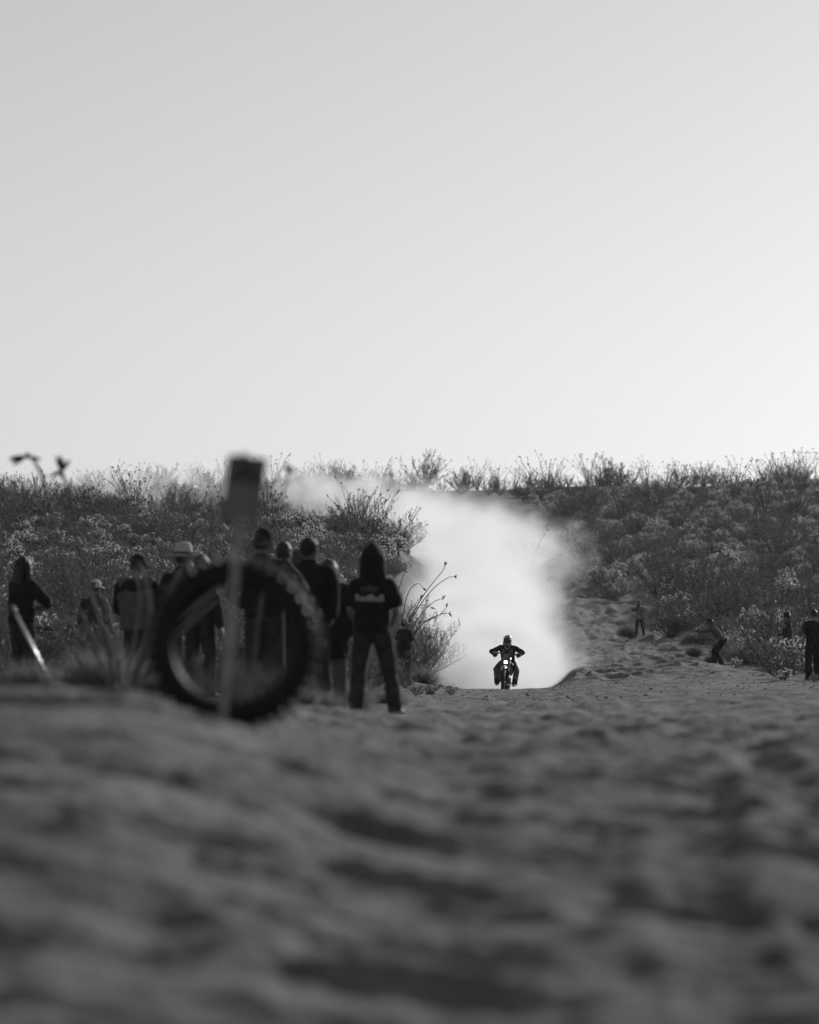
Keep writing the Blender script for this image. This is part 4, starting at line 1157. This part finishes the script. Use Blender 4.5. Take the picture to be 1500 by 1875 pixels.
def motorcycle(label, loc, rz, lean=0.0, steer=0.0, lit=True, shell='plastic2'):
    """Enduro bike, front towards local +y."""
    o = empty('motorcycle', loc, rz); o.rotation_euler = (0, lean, rz)
    tag(o, label, 'motorcycle')
    FY, RY = .74, -.72
    wheel('front_wheel', o, FY, .35, .085); wheel('rear_wheel', o, RY, .335, .12)
    head = np.array([0, .40, .98]); axf = np.array([0, FY, .35]); fd = nrm(head - axf)
    for sx in (-1, 1):
        x = sx * .10; off = np.array([x, -.02, 0])
        mb = MB(); mb.add(*tube([axf + off, axf + off + fd * .34], [.028, .027], n=10)); mb.add(*tube([axf + off + fd * .30, head + off + fd * .06], [.024, .024], n=10)); fk = mb.build('fork', M['metal'], o)
        mb = MB(); mb.add(*bevel_box(axf + off + fd * .18 + (0, .04, 0), (.07, .012, .36), .004, rotm(math.atan2(fd[1], fd[2]) * -1))); mb.build('fork_guard', M['plastic'], fk)
    mb = MB()
    for t in (.50, .70): mb.add(*bevel_box(axf + fd * t + (0, -.02, 0), (.27, .07, .035), .008, rotm(-math.atan2(fd[1], fd[2])))); 
    mb.build('triple_clamp', M['darkmetal'], o)
    # front mudguard: curved blade above the wheel
    V, F = [], []
    ys = np.linspace(-.28, .46, 12)
    for i, q in enumerate(ys):
        wd = np.interp(i, [0, 4, 9, 11], [.055, .075, .065, .03]); zc = .80 + .02 * q - .22 * q * q + (.0 if q < .2 else .02 * (q - .2))
        for a, dz in ((-1, -.03), (-.6, 0), (0, .012), (.6, 0), (1, -.03)): V.append((a * wd, FY - .04 + q, zc + dz))
    for i in range(11):
        for j in range(4): F.append((i * 5 + j, i * 5 + j + 1, i * 5 + j + 6, i * 5 + j + 5))
    nV = len(V); V2 = [(a, b, c - .006) for a, b, c in V]; F2 = [tuple(nV + k for k in f[::-1]) for f in F]
    mb = MB(); mb.add(V, F); mb.add(V2, [tuple(k - nV for k in f) for f in F2]); mb.build('front_mudguard', M[shell], o)
    # headlight mask
    mc = head + np.array([0, .13, -.02])
    mask = MB()
    mask.add(*bevel_box(mc + (0, 0, .10), (.20, .045, .16), .02, rotm(R(-14)), .8)); mask.add(*bevel_box(mc + (0, .01, -.06), (.23, .05, .20), .022, rotm(R(-14))))
    mk = mask.build('headlight_mask', M[shell], o)
    mb = MB(); mb.add(*bevel_box(mc + (0, .045, -.05), (.105, .03, .10), .016, rotm(R(-14)))); mb.build('headlight', M['lamp' if lit else 'lens'], mk)
    mb = MB(); mb.add(*bevel_box(mc + (0, .05, -.05), (.15, .018, .145), .02, rotm(R(-14)))); mb.build('headlight_rim', M['plastic'], mk)
    mb = MB(); mb.add(*bevel_box(mc + (0, -.02, .22), (.13, .03, .08), .01, rotm(R(-30)))); mb.build('roadbook_holder', M['plastic'], o)
    # handlebar
    hb_ = head + fd * .09 + np.array([0, -.02, .05])
    mb = MB(); mb.add(*tube([hb_ + (-.37, -.10, .05), hb_ + (-.24, -.05, .045), hb_ + (-.10, 0, 0), hb_ + (.10, 0, 0), hb_ + (.24, -.05, .045), hb_ + (.37, -.10, .05)], .011, side=(0, 0, 1), n=8)); mb.add(*tube([hb_ + (-.17, -.02, .03), hb_ + (.17, -.02, .03)], .009, side=(0, 0, 1), n=8))
    bar = mb.build('handlebar', M['darkmetal'], o)
    for sx in (-1, 1):
        mb = MB(); mb.add(*tube([hb_ + (sx * .26, -.06, .047), hb_ + (sx * .38, -.10, .05)], .018, side=(0, 0, 1), n=10)); mb.build('grip', M['rubber'], bar)
        mb = MB(); mb.add(*tube([hb_ + (sx * .22, .01, .03), hb_ + (sx * .30, .05, .04), hb_ + (sx * .40, .0, .04), hb_ + (sx * .43, -.09, .05)], [(.02, .006), (.042, .006), (.04, .006), (.015, .006)], side=(0, 0, 1), n=10)); mb.build('hand_guard', M['plastic2'], bar)
        mb = MB(); mb.add(*tube([hb_ + (sx * .22, -.01, .04), hb_ + (sx * .38, .01, .03)], .005, side=(0, 0, 1), n=6)); mb.build('lever', M['metal'], bar)
    # tank, shrouds, seat, rear
    mb = MB(); mb.add(*tube([(0, .34, .84), (0, .22, .93), (0, .05, .93), (0, -.12, .88)], [(.08, .09), (.125, .10), (.12, .09), (.08, .06)], n=14)); mb.build('fuel_tank', M[shell], o)
    for sx in (-1, 1):
        mb = MB(); mb.add([(sx * .13, .42, .90), (sx * .22, .40, .84), (sx * .225, .36, .62), (sx * .15, .22, .52), (sx * .13, -.08, .74), (sx * .13, -.02, .88), (sx * .19, .24, .88), (sx * .19, .2, .7)] + [(sx * .12, .42, .90), (sx * .185, .40, .84), (sx * .19, .36, .62), (sx * .135, .22, .52), (sx * .115, -.08, .74), (sx * .115, -.02, .88), (sx * .175, .24, .88), (sx * .175, .2, .7)],
               [(0, 1, 6), (1, 2, 7, 6), (2, 3, 7), (3, 4, 7), (4, 5, 6, 7), (0, 6, 5), (8, 14, 9), (9, 14, 15, 10), (10, 15, 11), (11, 15, 12), (12, 15, 14, 13), (8, 13, 14), (0, 8, 9, 1), (1, 9, 10, 2), (2, 10, 11, 3), (3, 11, 12, 4), (4, 12, 13, 5), (5, 13, 8, 0)])
        mb.build('radiator_shroud', M['plastic'], o, smooth=False)
        mb = MB(); mb.add(*bevel_box((sx * .11, .36, .70), (.10, .03, .24), .006)); mb.build('radiator', M['darkmetal'], o)
        mb = MB(); mb.add(*bevel_box((sx * .105, -.36, .72), (.012, .34, .16), .005, rotm(R(12)))); mb.build('side_panel', M[shell], o)
        mb = MB(); mb.add(*bevel_box((sx * .235, -.10, .345), (.10, .05, .02), .004)); mb.build('foot_peg', M['metal'], o)
    mb = MB(); mb.add(*tube([(0, .10, .93), (0, -.15, .92), (0, -.45, .93), (0, -.68, .95)], [(.075, .05), (.095, .045), (.095, .04), (.07, .03)], n=14)); mb.build('seat', M['black'], o)
    mb = MB(); mb.add(*tube([(0, -.5, .90), (0, -.78, .94), (0, -1.05, .93)], [(.085, .018), (.085, .015), (.06, .01)], n=12)); mb.build('rear_mudguard', M[shell], o)
    mb = MB()
    for q in ([(0, .40, .95), (0, .34, .60), (0, .24, .34), (0, -.12, .30), (0, -.22, .45), (0, -.2, .85)],):
        for sx in (-.07, .07): mb.add(*tube([np.array(k) + (sx, 0, 0) for k in q], .018, n=8))
    mb.add(*tube([(.07, -.2, .84), (.07, -.7, .88)], .012, n=6)); mb.add(*tube([(-.07, -.2, .84), (-.07, -.7, .88)], .012, n=6)); mb.build('frame', M['darkmetal'], o)
    mb = MB()
    mb.add(*bevel_box((0, .06, .42), (.22, .36, .24), .03)); mb.add(*bevel_box((0, .14, .62), (.14, .15, .22), .02, rotm(R(-12)))); mb.add(*tube([(-.13, -.02, .42), (.14, -.02, .42)], .11, side=(0, 1, 0), n=18, cap=.1)); mb.add(*tube([(-.12, .14, .40), (.13, .14, .40)], .075, side=(0, 1, 0), n=16, cap=.1))
    mb.build('engine', M['darkmetal'], o)
    mb = MB(); mb.add(*bevel_box((0, .12, .275), (.22, .46, .03), .01)); mb.build('skid_plate', M['metal'], o)
    mb = MB()
    for sx in (-1, 1): mb.add(*tube([(sx * .08, -.2, .40), (sx * .10, RY, .335)], [(.022, .04), (.02, .03)], n=8))
    mb.build('swing_arm', M['metal'], o)
    mb = MB(); mb.add(*tube([(0, -.25, .82), (0, -.28, .45)], .035, n=10)); mb.build('shock', M['metal'], o)
    mb = MB(); mb.add(*tube([(.03, .20, .66), (.10, .36, .50), (.13, .28, .36), (.14, .0, .50), (.13, -.3, .68)], .022, n=8)); mb.add(*tube([(.14, -.3, .68), (.15, -.42, .74), (.16, -.82, .86)], [.035, .05, .045], n=12)); mb.build('exhaust', M['metal'], o)
    mb = MB()
    for zz in (.045, -.045): mb.add(*tube([(-.115, -.18, .40 + zz), (-.12, RY, .335 + zz * 2.2)], .008, n=4, cap=0))
    mb.build('chain', M['darkmetal'], o)
    return o

bx, by = at(925, 108.0); bz = z1(bx, by) + .005
moto = motorcycle('dirt motorcycle with lit headlight coming down the track', (bx, by + .7, bz), R(180) - R(6), R(-5))
moto.location = (bx, by + .6, bz)
def on_bike(p):
    m = Matrix.LocRotScale(moto.location, moto.rotation_euler, None); return m @ Vector(p)

rider = person('motocross rider in helmet and goggles crouched over the handlebar', 0, 0, R(180) + R(6), 1.74, lean=.62, side_lean=.05, hip=.98, hipy=-.14, feet=((-.25, -.08, .0, .24), (.25, -.08, .0, .24)), knees=((-.55, 1, .2), (.55, 1, .2)),
               hands=((-.30, .38, 1.14), (.31, .34, 1.10)), poles=((-1, -.3, -.05), (1, -.3, -.05)), wide=1.12, top='black', bottom='char', hair=None, shoes='plastic', seed=21, loose=.02, head=(0, .15), hand_curl=1.1, palm=((0, 0, -1, -.2, 1, 0), (0, 0, -1, .2, 1, 0)), loc=tuple(on_bike((0, 0, 0))))
rider['o'].rotation_euler = moto.rotation_euler; rider['o'].location = moto.location
def rider_gear(pr):
    o, s, ha, hc = pr['o'], pr['s'], pr['ha'], pr['hc']
    def hs(q): q.v = [(v @ ha + hc) * s for v in q.v]; return q
    q = MB(); q.add(*ellipsoid((0, -.01, .03), (.122, .145, .135), None, 24, 16)); q.add(*tube([(-.105, .03, -.06), (-.085, .13, -.085), (0, .175, -.095), (.085, .13, -.085), (.105, .03, -.06)], [(.055, .03), (.05, .028), (.048, .035), (.05, .028), (.055, .03)], side=(0, 0, 1), n=12)); q.add(*tube([(0, -.03, -.02), (0, -.03, -.10)], [(.115, .12), (.10, .10)], n=18, cap=.1))
    q.v = [v @ ha + hc for v in q.v]
    me = remesh(q, .012, M['plastic2'], 'helmet', 2); me.transform(Matrix.Scale(s, 4)); h = link('helmet', me, o)
    q = MB(); V, F = [], []
    for i in range(9):
        a = R(-50 + 100 * i / 8)
        for rr, zz in ((.13, .105), (.13 + .12 * math.cos(a), .125 - .02 * abs(math.sin(a)))): V += [(rr * math.sin(a) * .85, rr * math.cos(a), zz), (rr * math.sin(a) * .85, rr * math.cos(a), zz - .008)]
    for i in range(8):
        k = i * 4; F += [(k, k + 2, k + 6, k + 4), (k + 1, k + 5, k + 7, k + 3), (k + 2, k + 3, k + 7, k + 6)]
    q.add(V, F); hs(q).build('visor', M['plastic2'], h)
    q = MB(); q.add(*tube([(-.10, .075, .02), (-.06, .125, .02), (0, .14, .018), (.06, .125, .02), (.10, .075, .02)], [(.045, .02), (.055, .022), (.052, .022), (.055, .022), (.045, .02)], side=(0, 0, 1), n=14)); g_ = hs(q).build('goggle_frame', M['plastic'], h)
    q = MB(); q.add(*tube([(-.08, .108, .02), (-.045, .146, .02), (0, .158, .016), (.045, .146, .02), (.08, .108, .02)], [(.034, .006), (.04, .006), (.036, .006), (.04, .006), (.034, .006)], side=(0, 0, 1), n=12)); hs(q).build('goggle_lens', M['lens'], g_)
    q = MB()
    for k in (-1, 0, 1): q.add(*bevel_box((k * .035, .207, -.095), (.022, .012, .03), .004))
    hs(q).build('chin_vent', M['plastic'], h)
    # chest protector and pale collar
    sp, fw, rt = pr['sp'], pr['fw'], pr['rt']
    q = MB()
    for sgn in (-1, 1): q.add(*tube([pr['P'] + sp * .20 + rt * sgn * .07 + fw * .13, pr['P'] + sp * .34 + rt * sgn * .085 + fw * .145, pr['P'] + sp * .46 + rt * sgn * .10 + fw * .09], [(.075, .025), (.095, .03), (.06, .025)], side=rt, n=12))
    me = remesh(q, .013, M['midgrey'], 'chest_protector', 3); me.transform(Matrix.Scale(s, 4)); link('chest_protector', me, o)
    q = MB(); q.add(*tube([pr['nk'] + rt * -.085 + fw * .02 + sp * .02, pr['nk'] + rt * -.05 + fw * .10 - sp * .03, pr['nk'] + fw * .125 - sp * .06, pr['nk'] + rt * .05 + fw * .10 - sp * .03, pr['nk'] + rt * .085 + fw * .02 + sp * .02], .014, side=sp, n=8)); q.v = [v * s for v in q.v]; q.build('collar', M['pale'], o)
    for k in (0, 1):
        e, w = pr['arm'][k]; q = MB(); d = nrm(w - e); hand_shape(q, w - d * 0, np.array([(-.2 if k == 0 else .2), 1, 0]), (0, 0, -1), 1.12, 1.2, k == 0); q.add(*tube([w - d * .06, w + d * .01], [.036, .036], n=10)); q.v = [v * s for v in q.v]; q.build('glove', M['char'], o)
        q = MB(); q.add(*ellipsoid(e, (.062, .062, .062))); q.v = [v * s for v in q.v]; q.build('elbow_guard', M['midgrey'], o)
        kn, an, fw_ = pr['leg'][k]
        q = MB(); q.add(*tube([kn + (kn - an) * .12 + (0, .03, 0), kn + (0, .045, 0), lerp(kn, an, .35) + (0, .04, 0)], [(.06, .05), (.085, .06), (.06, .045)], n=10)); q.v = [v * s for v in q.v]; q.build('knee_guard', M['midgrey'], o)
        q = MB(); q.add(*tube([lerp(kn, an, .35), lerp(kn, an, .7), an + (0, 0, .02)], [.085, .08, .07], n=12, cap=.1)); q.v = [v * s for v in q.v]; b_ = q.build('boot_shaft', M['plastic2'], o)
        for t in (.45, .62, .8):
            q = MB(); p = lerp(kn, an, t); q.add(*bevel_box(p + (0, .08, 0), (.09, .014, .018), .004)); q.v = [v * s for v in q.v]; q.build('buckle', M['pale'], b_)
rider_gear(rider)

px_, d_ = 112, 67
x, y = at(px_, d_)
motorcycle('parked dark motorcycle among the onlookers at far left', (x, y, z1(x, y)), R(-62), R(9), lit=False, shell='plastic')

# ------------------------------------------------------------------ tyre and course marker in the foreground
tx, ty = at(428, 15.6)
tz = z1(tx, ty)
tyre = empty('tyre_marker', (tx, ty, tz + .326), 0)
tyre.rotation_euler = (R(90) - R(1), 0, R(-6))
tag(tyre, 'large black knobbly tyre standing upright in the sand', 'tyre')
def tyre_parts(o):
    ro, w, wr = .336, .064, .054
    prof = []
    for t in np.linspace(-1, 1, 17): # outer casing, bead to bead
        a = t * R(142); prof.append((ro - wr + wr * math.cos(a), w * math.sin(a)))
    for t in np.linspace(1, -1, 17):
        a = t * R(140); prof.append((ro - wr + wr * .8 * math.cos(a), w * .84 * math.sin(a)))
    mb = MB(); mb.add(*revolve(prof, 96, True)); mb.build('casing', M['rubber'], o)
    mb = MB(); mb.add(*bevel_box((0, 0, 0), (.028, .036, .032), .004, None, .85)); kc = mb.mesh('tread_knob', M['knob'], False)
    mb = MB(); mb.add(*bevel_box((0, 0, 0), (.028, .034, .032), .004, None, .85)); ks = mb.mesh('tread_knob', M['knob'], False)
    for i in range(38):
        a = 2 * math.pi * i / 38
        rows = ((0, 0), (-1, .045), (1, .045)) if i % 2 == 0 else ((-1, .024), (1, .024), (-1, .058), (1, .058))
        for sg, off in rows:
            b = off / w * 1.05 * sg
            rr = ro - wr + (wr + .013) * math.cos(b); zz = (w + .010) * math.sin(b)
            k = link('tread_knob', kc if abs(off) < .03 else ks, o)
            k.matrix_local = Matrix.Rotation(a, 4, 'Z') @ Matrix.Translation((rr, 0, zz)) @ Matrix.Rotation(-b, 4, 'Y')
tyre_parts(tyre)

sx_, sy_ = at(405, 15.05)
b0 = P(407, 1318, 15.05); b0[2] = z1(b0[0], b0[1]) - .05; b1 = P(447, 829, 15.05)
stake = empty('course_marker', tuple(b0)); tag(stake, 'thin wooden stake with a narrow printed arrow sign in front of the tyre', 'sign')
up = nrm(b1 - b0); L = np.linalg.norm(b1 - b0); sd = nrm(np.cross((0, -1, 0), up)) * -1; fr = np.cross(sd, up) * -1
AX = np.array([sd, np.cross(up, sd), up])
mb = MB(); mb.add(*bevel_box(up * L / 2, (.03, .014, L), .003, AX)); mb.build('stake', M['wood'], stake)
a2 = R(7); upb = np.array([math.sin(a2), 0, math.cos(a2)]); sdb = np.array([math.cos(a2), 0, -math.sin(a2)]); AXB = np.array([sdb, (0, 1, 0), upb])
cb = P(447, 893, 15.04) - b0 + np.array([0, -.016, 0])
mb = MB(); mb.add(*bevel_box(cb, (.154, .006, .245), .0015, AXB)); sg = mb.build('sign_board', M['card'], stake)
def quad_on(pts, m, name, y=-.0046):
    mb = MB(); V = [cb + sdb * a + upb * c + np.array([0, y, 0]) for a, c in pts]; mb.add(V, [tuple(range(len(pts)))]); mb.build(name, m, sg, smooth=False)
M['panel'] = mat('dark_printed_panel', .1, .8, .15, 9)
quad_on([(-.074, .012), (.074, .012), (.074, .119), (-.074, .119)], M['panel'], 'printed_panel')
quad_on([(-.05, .022), (-.022, .022), (.0, .075), (.0, .11)], M['ink'], 'arrow_stroke', -.006)
quad_on([(.0, .11), (.0, .075), (.022, .022), (.05, .022)], M['ink'], 'arrow_stroke', -.006)
for sgn in (-.09, .09):
    mb = MB(); mb.add(*ellipsoid(cb + upb * sgn + np.array([0, -.006, 0]), (.004, .003, .004), None, 8, 6)); mb.build('nail', M['metal'], sg)

# ------------------------------------------------------------------ foreground ocotillo, branches, pole, tape
def wand(mb, pts, d, r0=.012, r1=.006, depth=None):
    q = [P(a, b, d + (0 if depth is None else depth[i])) for i, (a, b) in enumerate(pts)]
    q = np.array(q); t = np.linspace(0, 1, len(q)); tt = np.linspace(0, 1, len(q) * 4)
    q = np.stack([np.interp(tt, t, q[:, k]) for k in range(3)], 1)
    for _ in range(3): q[1:-1] = (q[:-2] + q[1:-1] * 2 + q[2:]) / 4
    v, f = tube(q, np.linspace(r0, r1, len(q)), n=6); mb.add(v, f)
    return q
def flower(o, p, d, L=.06, n=5, r=.011, seed=1):
    rr = np.random.default_rng(seed)
    for k in range(n):
        d2 = nrm(nrm(d) + rr.normal(size=3) * (.8 if r > .015 else .5)); mb = MB(); mb.add(*tube([p, p + d2 * L * .5, p + d2 * L], [r * .6, r, r * .4], n=6)); mb.build('flower_spike', M['pod'], o)

dF = 27.0
base = P(222, 1275, dF); base[2] = z1(base[0], base[1]) - .03
oc = empty('ocotillo', tuple(base)); tag(oc, 'blurred ocotillo with pale fanning stems left of the tyre', 'ocotillo')
stems = [[(215,1275),(170,1180),(120,1060),(92,930),(75,868),(58,836),(46,836)], [(218,1275),(190,1160),(150,1020),(125,900),(112,862)], [(205,1270),(178,1190),(150,1120)], [(215,1270),(200,1180),(165,1085)], [(225,1270),(215,1160),(185,1090)],
         [(228,1270),(245,1180),(258,1090),(246,1040)], [(235,1270),(262,1180),(278,1110),(255,1030)], [(240,1270),(285,1130),(350,1008)], [(245,1270),(300,1100),(330,1040),(352,1015)], [(238,1270),(270,1200),(300,1150)], [(246,1272),(300,1180),(395,1085)], [(246,1272),(310,1150),(402,1070)], [(246,1275),(320,1170),(398,1100)], [(230,1272),(212,1200),(195,1150)]]
for k, s_ in enumerate(stems):
    mb = MB(); dp = [.25 * math.sin(k * 2.1) * i / len(s_) for i in range(len(s_))]
    q = wand(mb, s_, dF, .012, .008 if k > 1 else .010, dp); mb.v = [v - base for v in mb.v]; mb.build('stem', M['palestem' if k > 1 else 'stem'], oc)
    if k < 2: flower(oc, q[-1] - base, q[-1] - q[-3], .11, 6, .017, k + 3)
base2 = P(455, 1300, 24); base2[2] = z1(base2[0], base2[1]) - .03
oc2 = empty('ocotillo', tuple(base2)); tag(oc2, 'single blurred ocotillo stem with flower tip rising right of the sign', 'ocotillo')
mb = MB(); q = wand(mb, [(455,1305),(470,1150),(495,1000),(518,905),(527,866)], 24, .012, .005); mb.v = [v - base2 for v in mb.v]; mb.build('stem', M['stem'], oc2); flower(oc2, q[-1] - base2, (.2, 0, 1), .06, 5, .012, 5)

def branch_plant(name, label, d, basept, stems, r0, tipL, cat='ocotillo'):
    b = P(*basept, d); b[2] = z1(b[0], b[1]) - .05
    o = empty(name, tuple(b)); tag(o, label, cat)
    for k, s_ in enumerate(stems):
        mb = MB(); pts = [basept] + s_
        q = [P(a, c, d + .3 * math.sin(k * 1.7) * i / len(pts)) for i, (a, c) in enumerate(pts)]; q[0] = b
        q = np.array(q); t = np.linspace(0, 1, len(q)); tt = np.linspace(0, 1, len(q) * 3); q = np.stack([np.interp(tt, t, q[:, j]) for j in range(3)], 1)
        for _ in range(2): q[1:-1] = (q[:-2] + q[1:-1] * 2 + q[2:]) / 4
        mb.add(*tube(q, np.linspace(r0, r0 * .45, len(q)), n=6)); mb.v = [v - b for v in mb.v]; mb.build('branch', M['stem'], o)
        flower(o, q[-1] - b, q[-1] - q[-3], tipL, 3, tipL * .13, k + 11)
    return o
branch_plant('ocotillo', 'crooked ocotillo branches with dark seed tips leaning over the track above the capped man', 111, (728, 1235),
    [[(740,1160),(765,1105),(790,1070),(812,1045),(815,1036)], [(742,1158),(768,1108),(795,1075),(822,1056),(832,1056)], [(735,1150),(742,1100),(752,1075),(768,1066),(775,1078)], [(728,1140),(728,1085),(738,1055),(742,1046)], [(745,1165),(770,1125),(795,1100),(812,1096)], [(750,1170),(780,1135),(800,1128),(815,1122),(822,1124)], [(738,1160),(752,1125),(772,1105),(790,1112)], [(748,1168),(778,1138),(806,1127),(818,1112)], [(736,1155),(748,1120),(770,1095)]], .017, .13)
branch_plant('ocotillo', 'crooked bare branches with dark tips just right of the sign', 120, (508, 1040), [[(518,1000),(512,970),(498,948),(480,930),(478,918)], [(516,990),(505,955),(486,935)], [(512,985),(494,975),(487,955),(488,945)], [(515,990),(510,975),(495,930),(503,918)]], .017, .12)

pb = P(118, 1262, 31); pb[2] = z1(pb[0], pb[1]) - .05; pt = P(24, 1112, 31)
pole = empty('pole', tuple(pb)); tag(pole, 'pale shiny pole leaning at the far left in front of the long haired person', 'pole')
mb = MB(); mb.add(*tube([(0, 0, 0), pt - pb], .012, side=(0, 1, 0), n=12)); mb.build('shaft', M['metal'], pole)
mb = MB(); e = nrm(pt - pb); mb.add(*tube([pt - pb - e * .06, pt - pb + e * .01], .016, side=(0, 1, 0), n=12)); mb.build('end_cap', M['plastic2'], pole)

ta, tb = P(-60, 1176, 70), P(218, 1143, 70)
for q, lab in ((ta, 'thin stake holding the white tape at the left picture edge'), (tb, 'thin stake holding the white tape beside the padded vest')):
    z0 = z1(q[0], q[1]); st_ = empty('tape_stake', (q[0], q[1], z0)); tag(st_, lab, 'stake')
    mb = MB(); mb.add(*bevel_box((0, 0, (q[2] - z0) / 2), (.03, .02, q[2] - z0 + .1), .003)); mb.build('lath', M['wood'], st_)
V, F = [], []
for i, t in enumerate(np.linspace(0, 1, 25)):
    p = lerp(ta, tb, t) - np.array([0, .02, .10 * math.sin(math.pi * t)]); tw = .5 * math.sin(i * .9); V += [p + (0, .03 * math.sin(tw), .035 * math.cos(tw)), p - (0, .03 * math.sin(tw), .035 * math.cos(tw))]
for i in range(24): F.append((2 * i, 2 * i + 1, 2 * i + 3, 2 * i + 2))
mb = MB(); mb.add(V, F); tag(mb.build('course_tape', M['tape']), 'white course tape strung behind the onlookers at far left', 'tape')

# ------------------------------------------------------------------ stones and rubble
M['stone'] = mat('desert_stone', .12, .9, .35, 14, .5, 40, coords='Object')
def stone_mesh(seed):
    v, f = ellipsoid((0, 0, 0), (1, .85, .6), None, 10, 7); v = v * (1 + .35 * fbm3(v * 1.7, 3, seed))[:, None]
    mb = MB(); mb.add(v, f); return mb.mesh('stone', M['stone'], smooth=False)
SM = [stone_mesh(k) for k in range(5)]
for k, (px, row, d, s_) in enumerate(((805, 1254, 98, .11), (823, 1257, 98, .10), (836, 1256, 99, .09), (795, 1252, 99, .06), (1083, 1388, 22, .10), (788, 1275, 80, .09), (1312, 1300, 46, .07), (1380, 1360, 26, .05), (1348, 1330, 40, .06))):
    x, y = at(px, d); o = link('stone', SM[k % 5]); o.location = (x, y, z1(x, y) + s_ * .25); o.scale = (s_, s_ * random.uniform(.7, 1.2), s_ * random.uniform(.6, .9)); o.rotation_euler = (0, 0, random.uniform(0, 6))
    tag(o, ['pale rimmed stone on the crest below the round bush', 'stone on the crest left of the rider, middle of three', 'stone on the crest left of the rider, rightmost of three', 'small stone at the foot of the pale shrub', 'dark blurred stone in the foreground sand right of centre', 'flat dark stone on the sand right of the hooded man', 'small stone on the open sand at right', 'small blurred stone in the right foreground', 'small pale stone on the sand at right'][k], 'stone')
mb = MB()
r_ = np.random.default_rng(77)
K = 2600
dd = np.where(np.arange(K) < 1900, r_.uniform(62, 118, K), r_.uniform(118, 200, K)); pp = r_.uniform(700, 1540, K)
keep = ~((pp > 830) & (pp < 1000) & (dd > 97)); dd, pp = dd[keep], pp[keep]
xx = (pp - 750) / FPX * dd; zz = zf(xx, dd)
for x, y, z in zip(xx, dd, zz):
    s_ = r_.uniform(.008, .028) * (1 if r_.random() < .95 else 2)
    v, f = ellipsoid((0, 0, 0), (s_, s_ * r_.uniform(.6, 1.2), s_ * r_.uniform(.4, .8)), None, 5, 4)
    v = v * (1 + .25 * r_.normal(size=(len(v), 1))); mb.add(v + np.array([x, y, z]), f)
tag(mb.build('rubble', M['stone'], None, smooth=False), 'scattered clods and pebbles over the churned sand', None, None, 'stuff')
bpy.data.scenes.remove(WORK)
# ------------------------------------------------------------------ air: thin even haze round the whole place
hz = MB(); hz.add(*box((0, 0, 14), (1500, 1500, 34)))
hzm = bpy.data.materials.new('thin_haze'); hzm.use_nodes = True
hn, hl = hzm.node_tree.nodes, hzm.node_tree.links
hn.remove(hn['Principled BSDF'])
hv = hn.new('ShaderNodeVolumePrincipled'); hv.inputs['Color'].default_value = (.95, .95, .95, 1); hv.inputs['Density'].default_value = .00007; hv.inputs['Anisotropy'].default_value = .5
hl.new(hv.outputs[0], hn['Material Output'].inputs['Volume'])
tag(hz.build('haze', hzm, None, smooth=False), 'thin pale haze hanging over the desert', None, None, 'stuff')
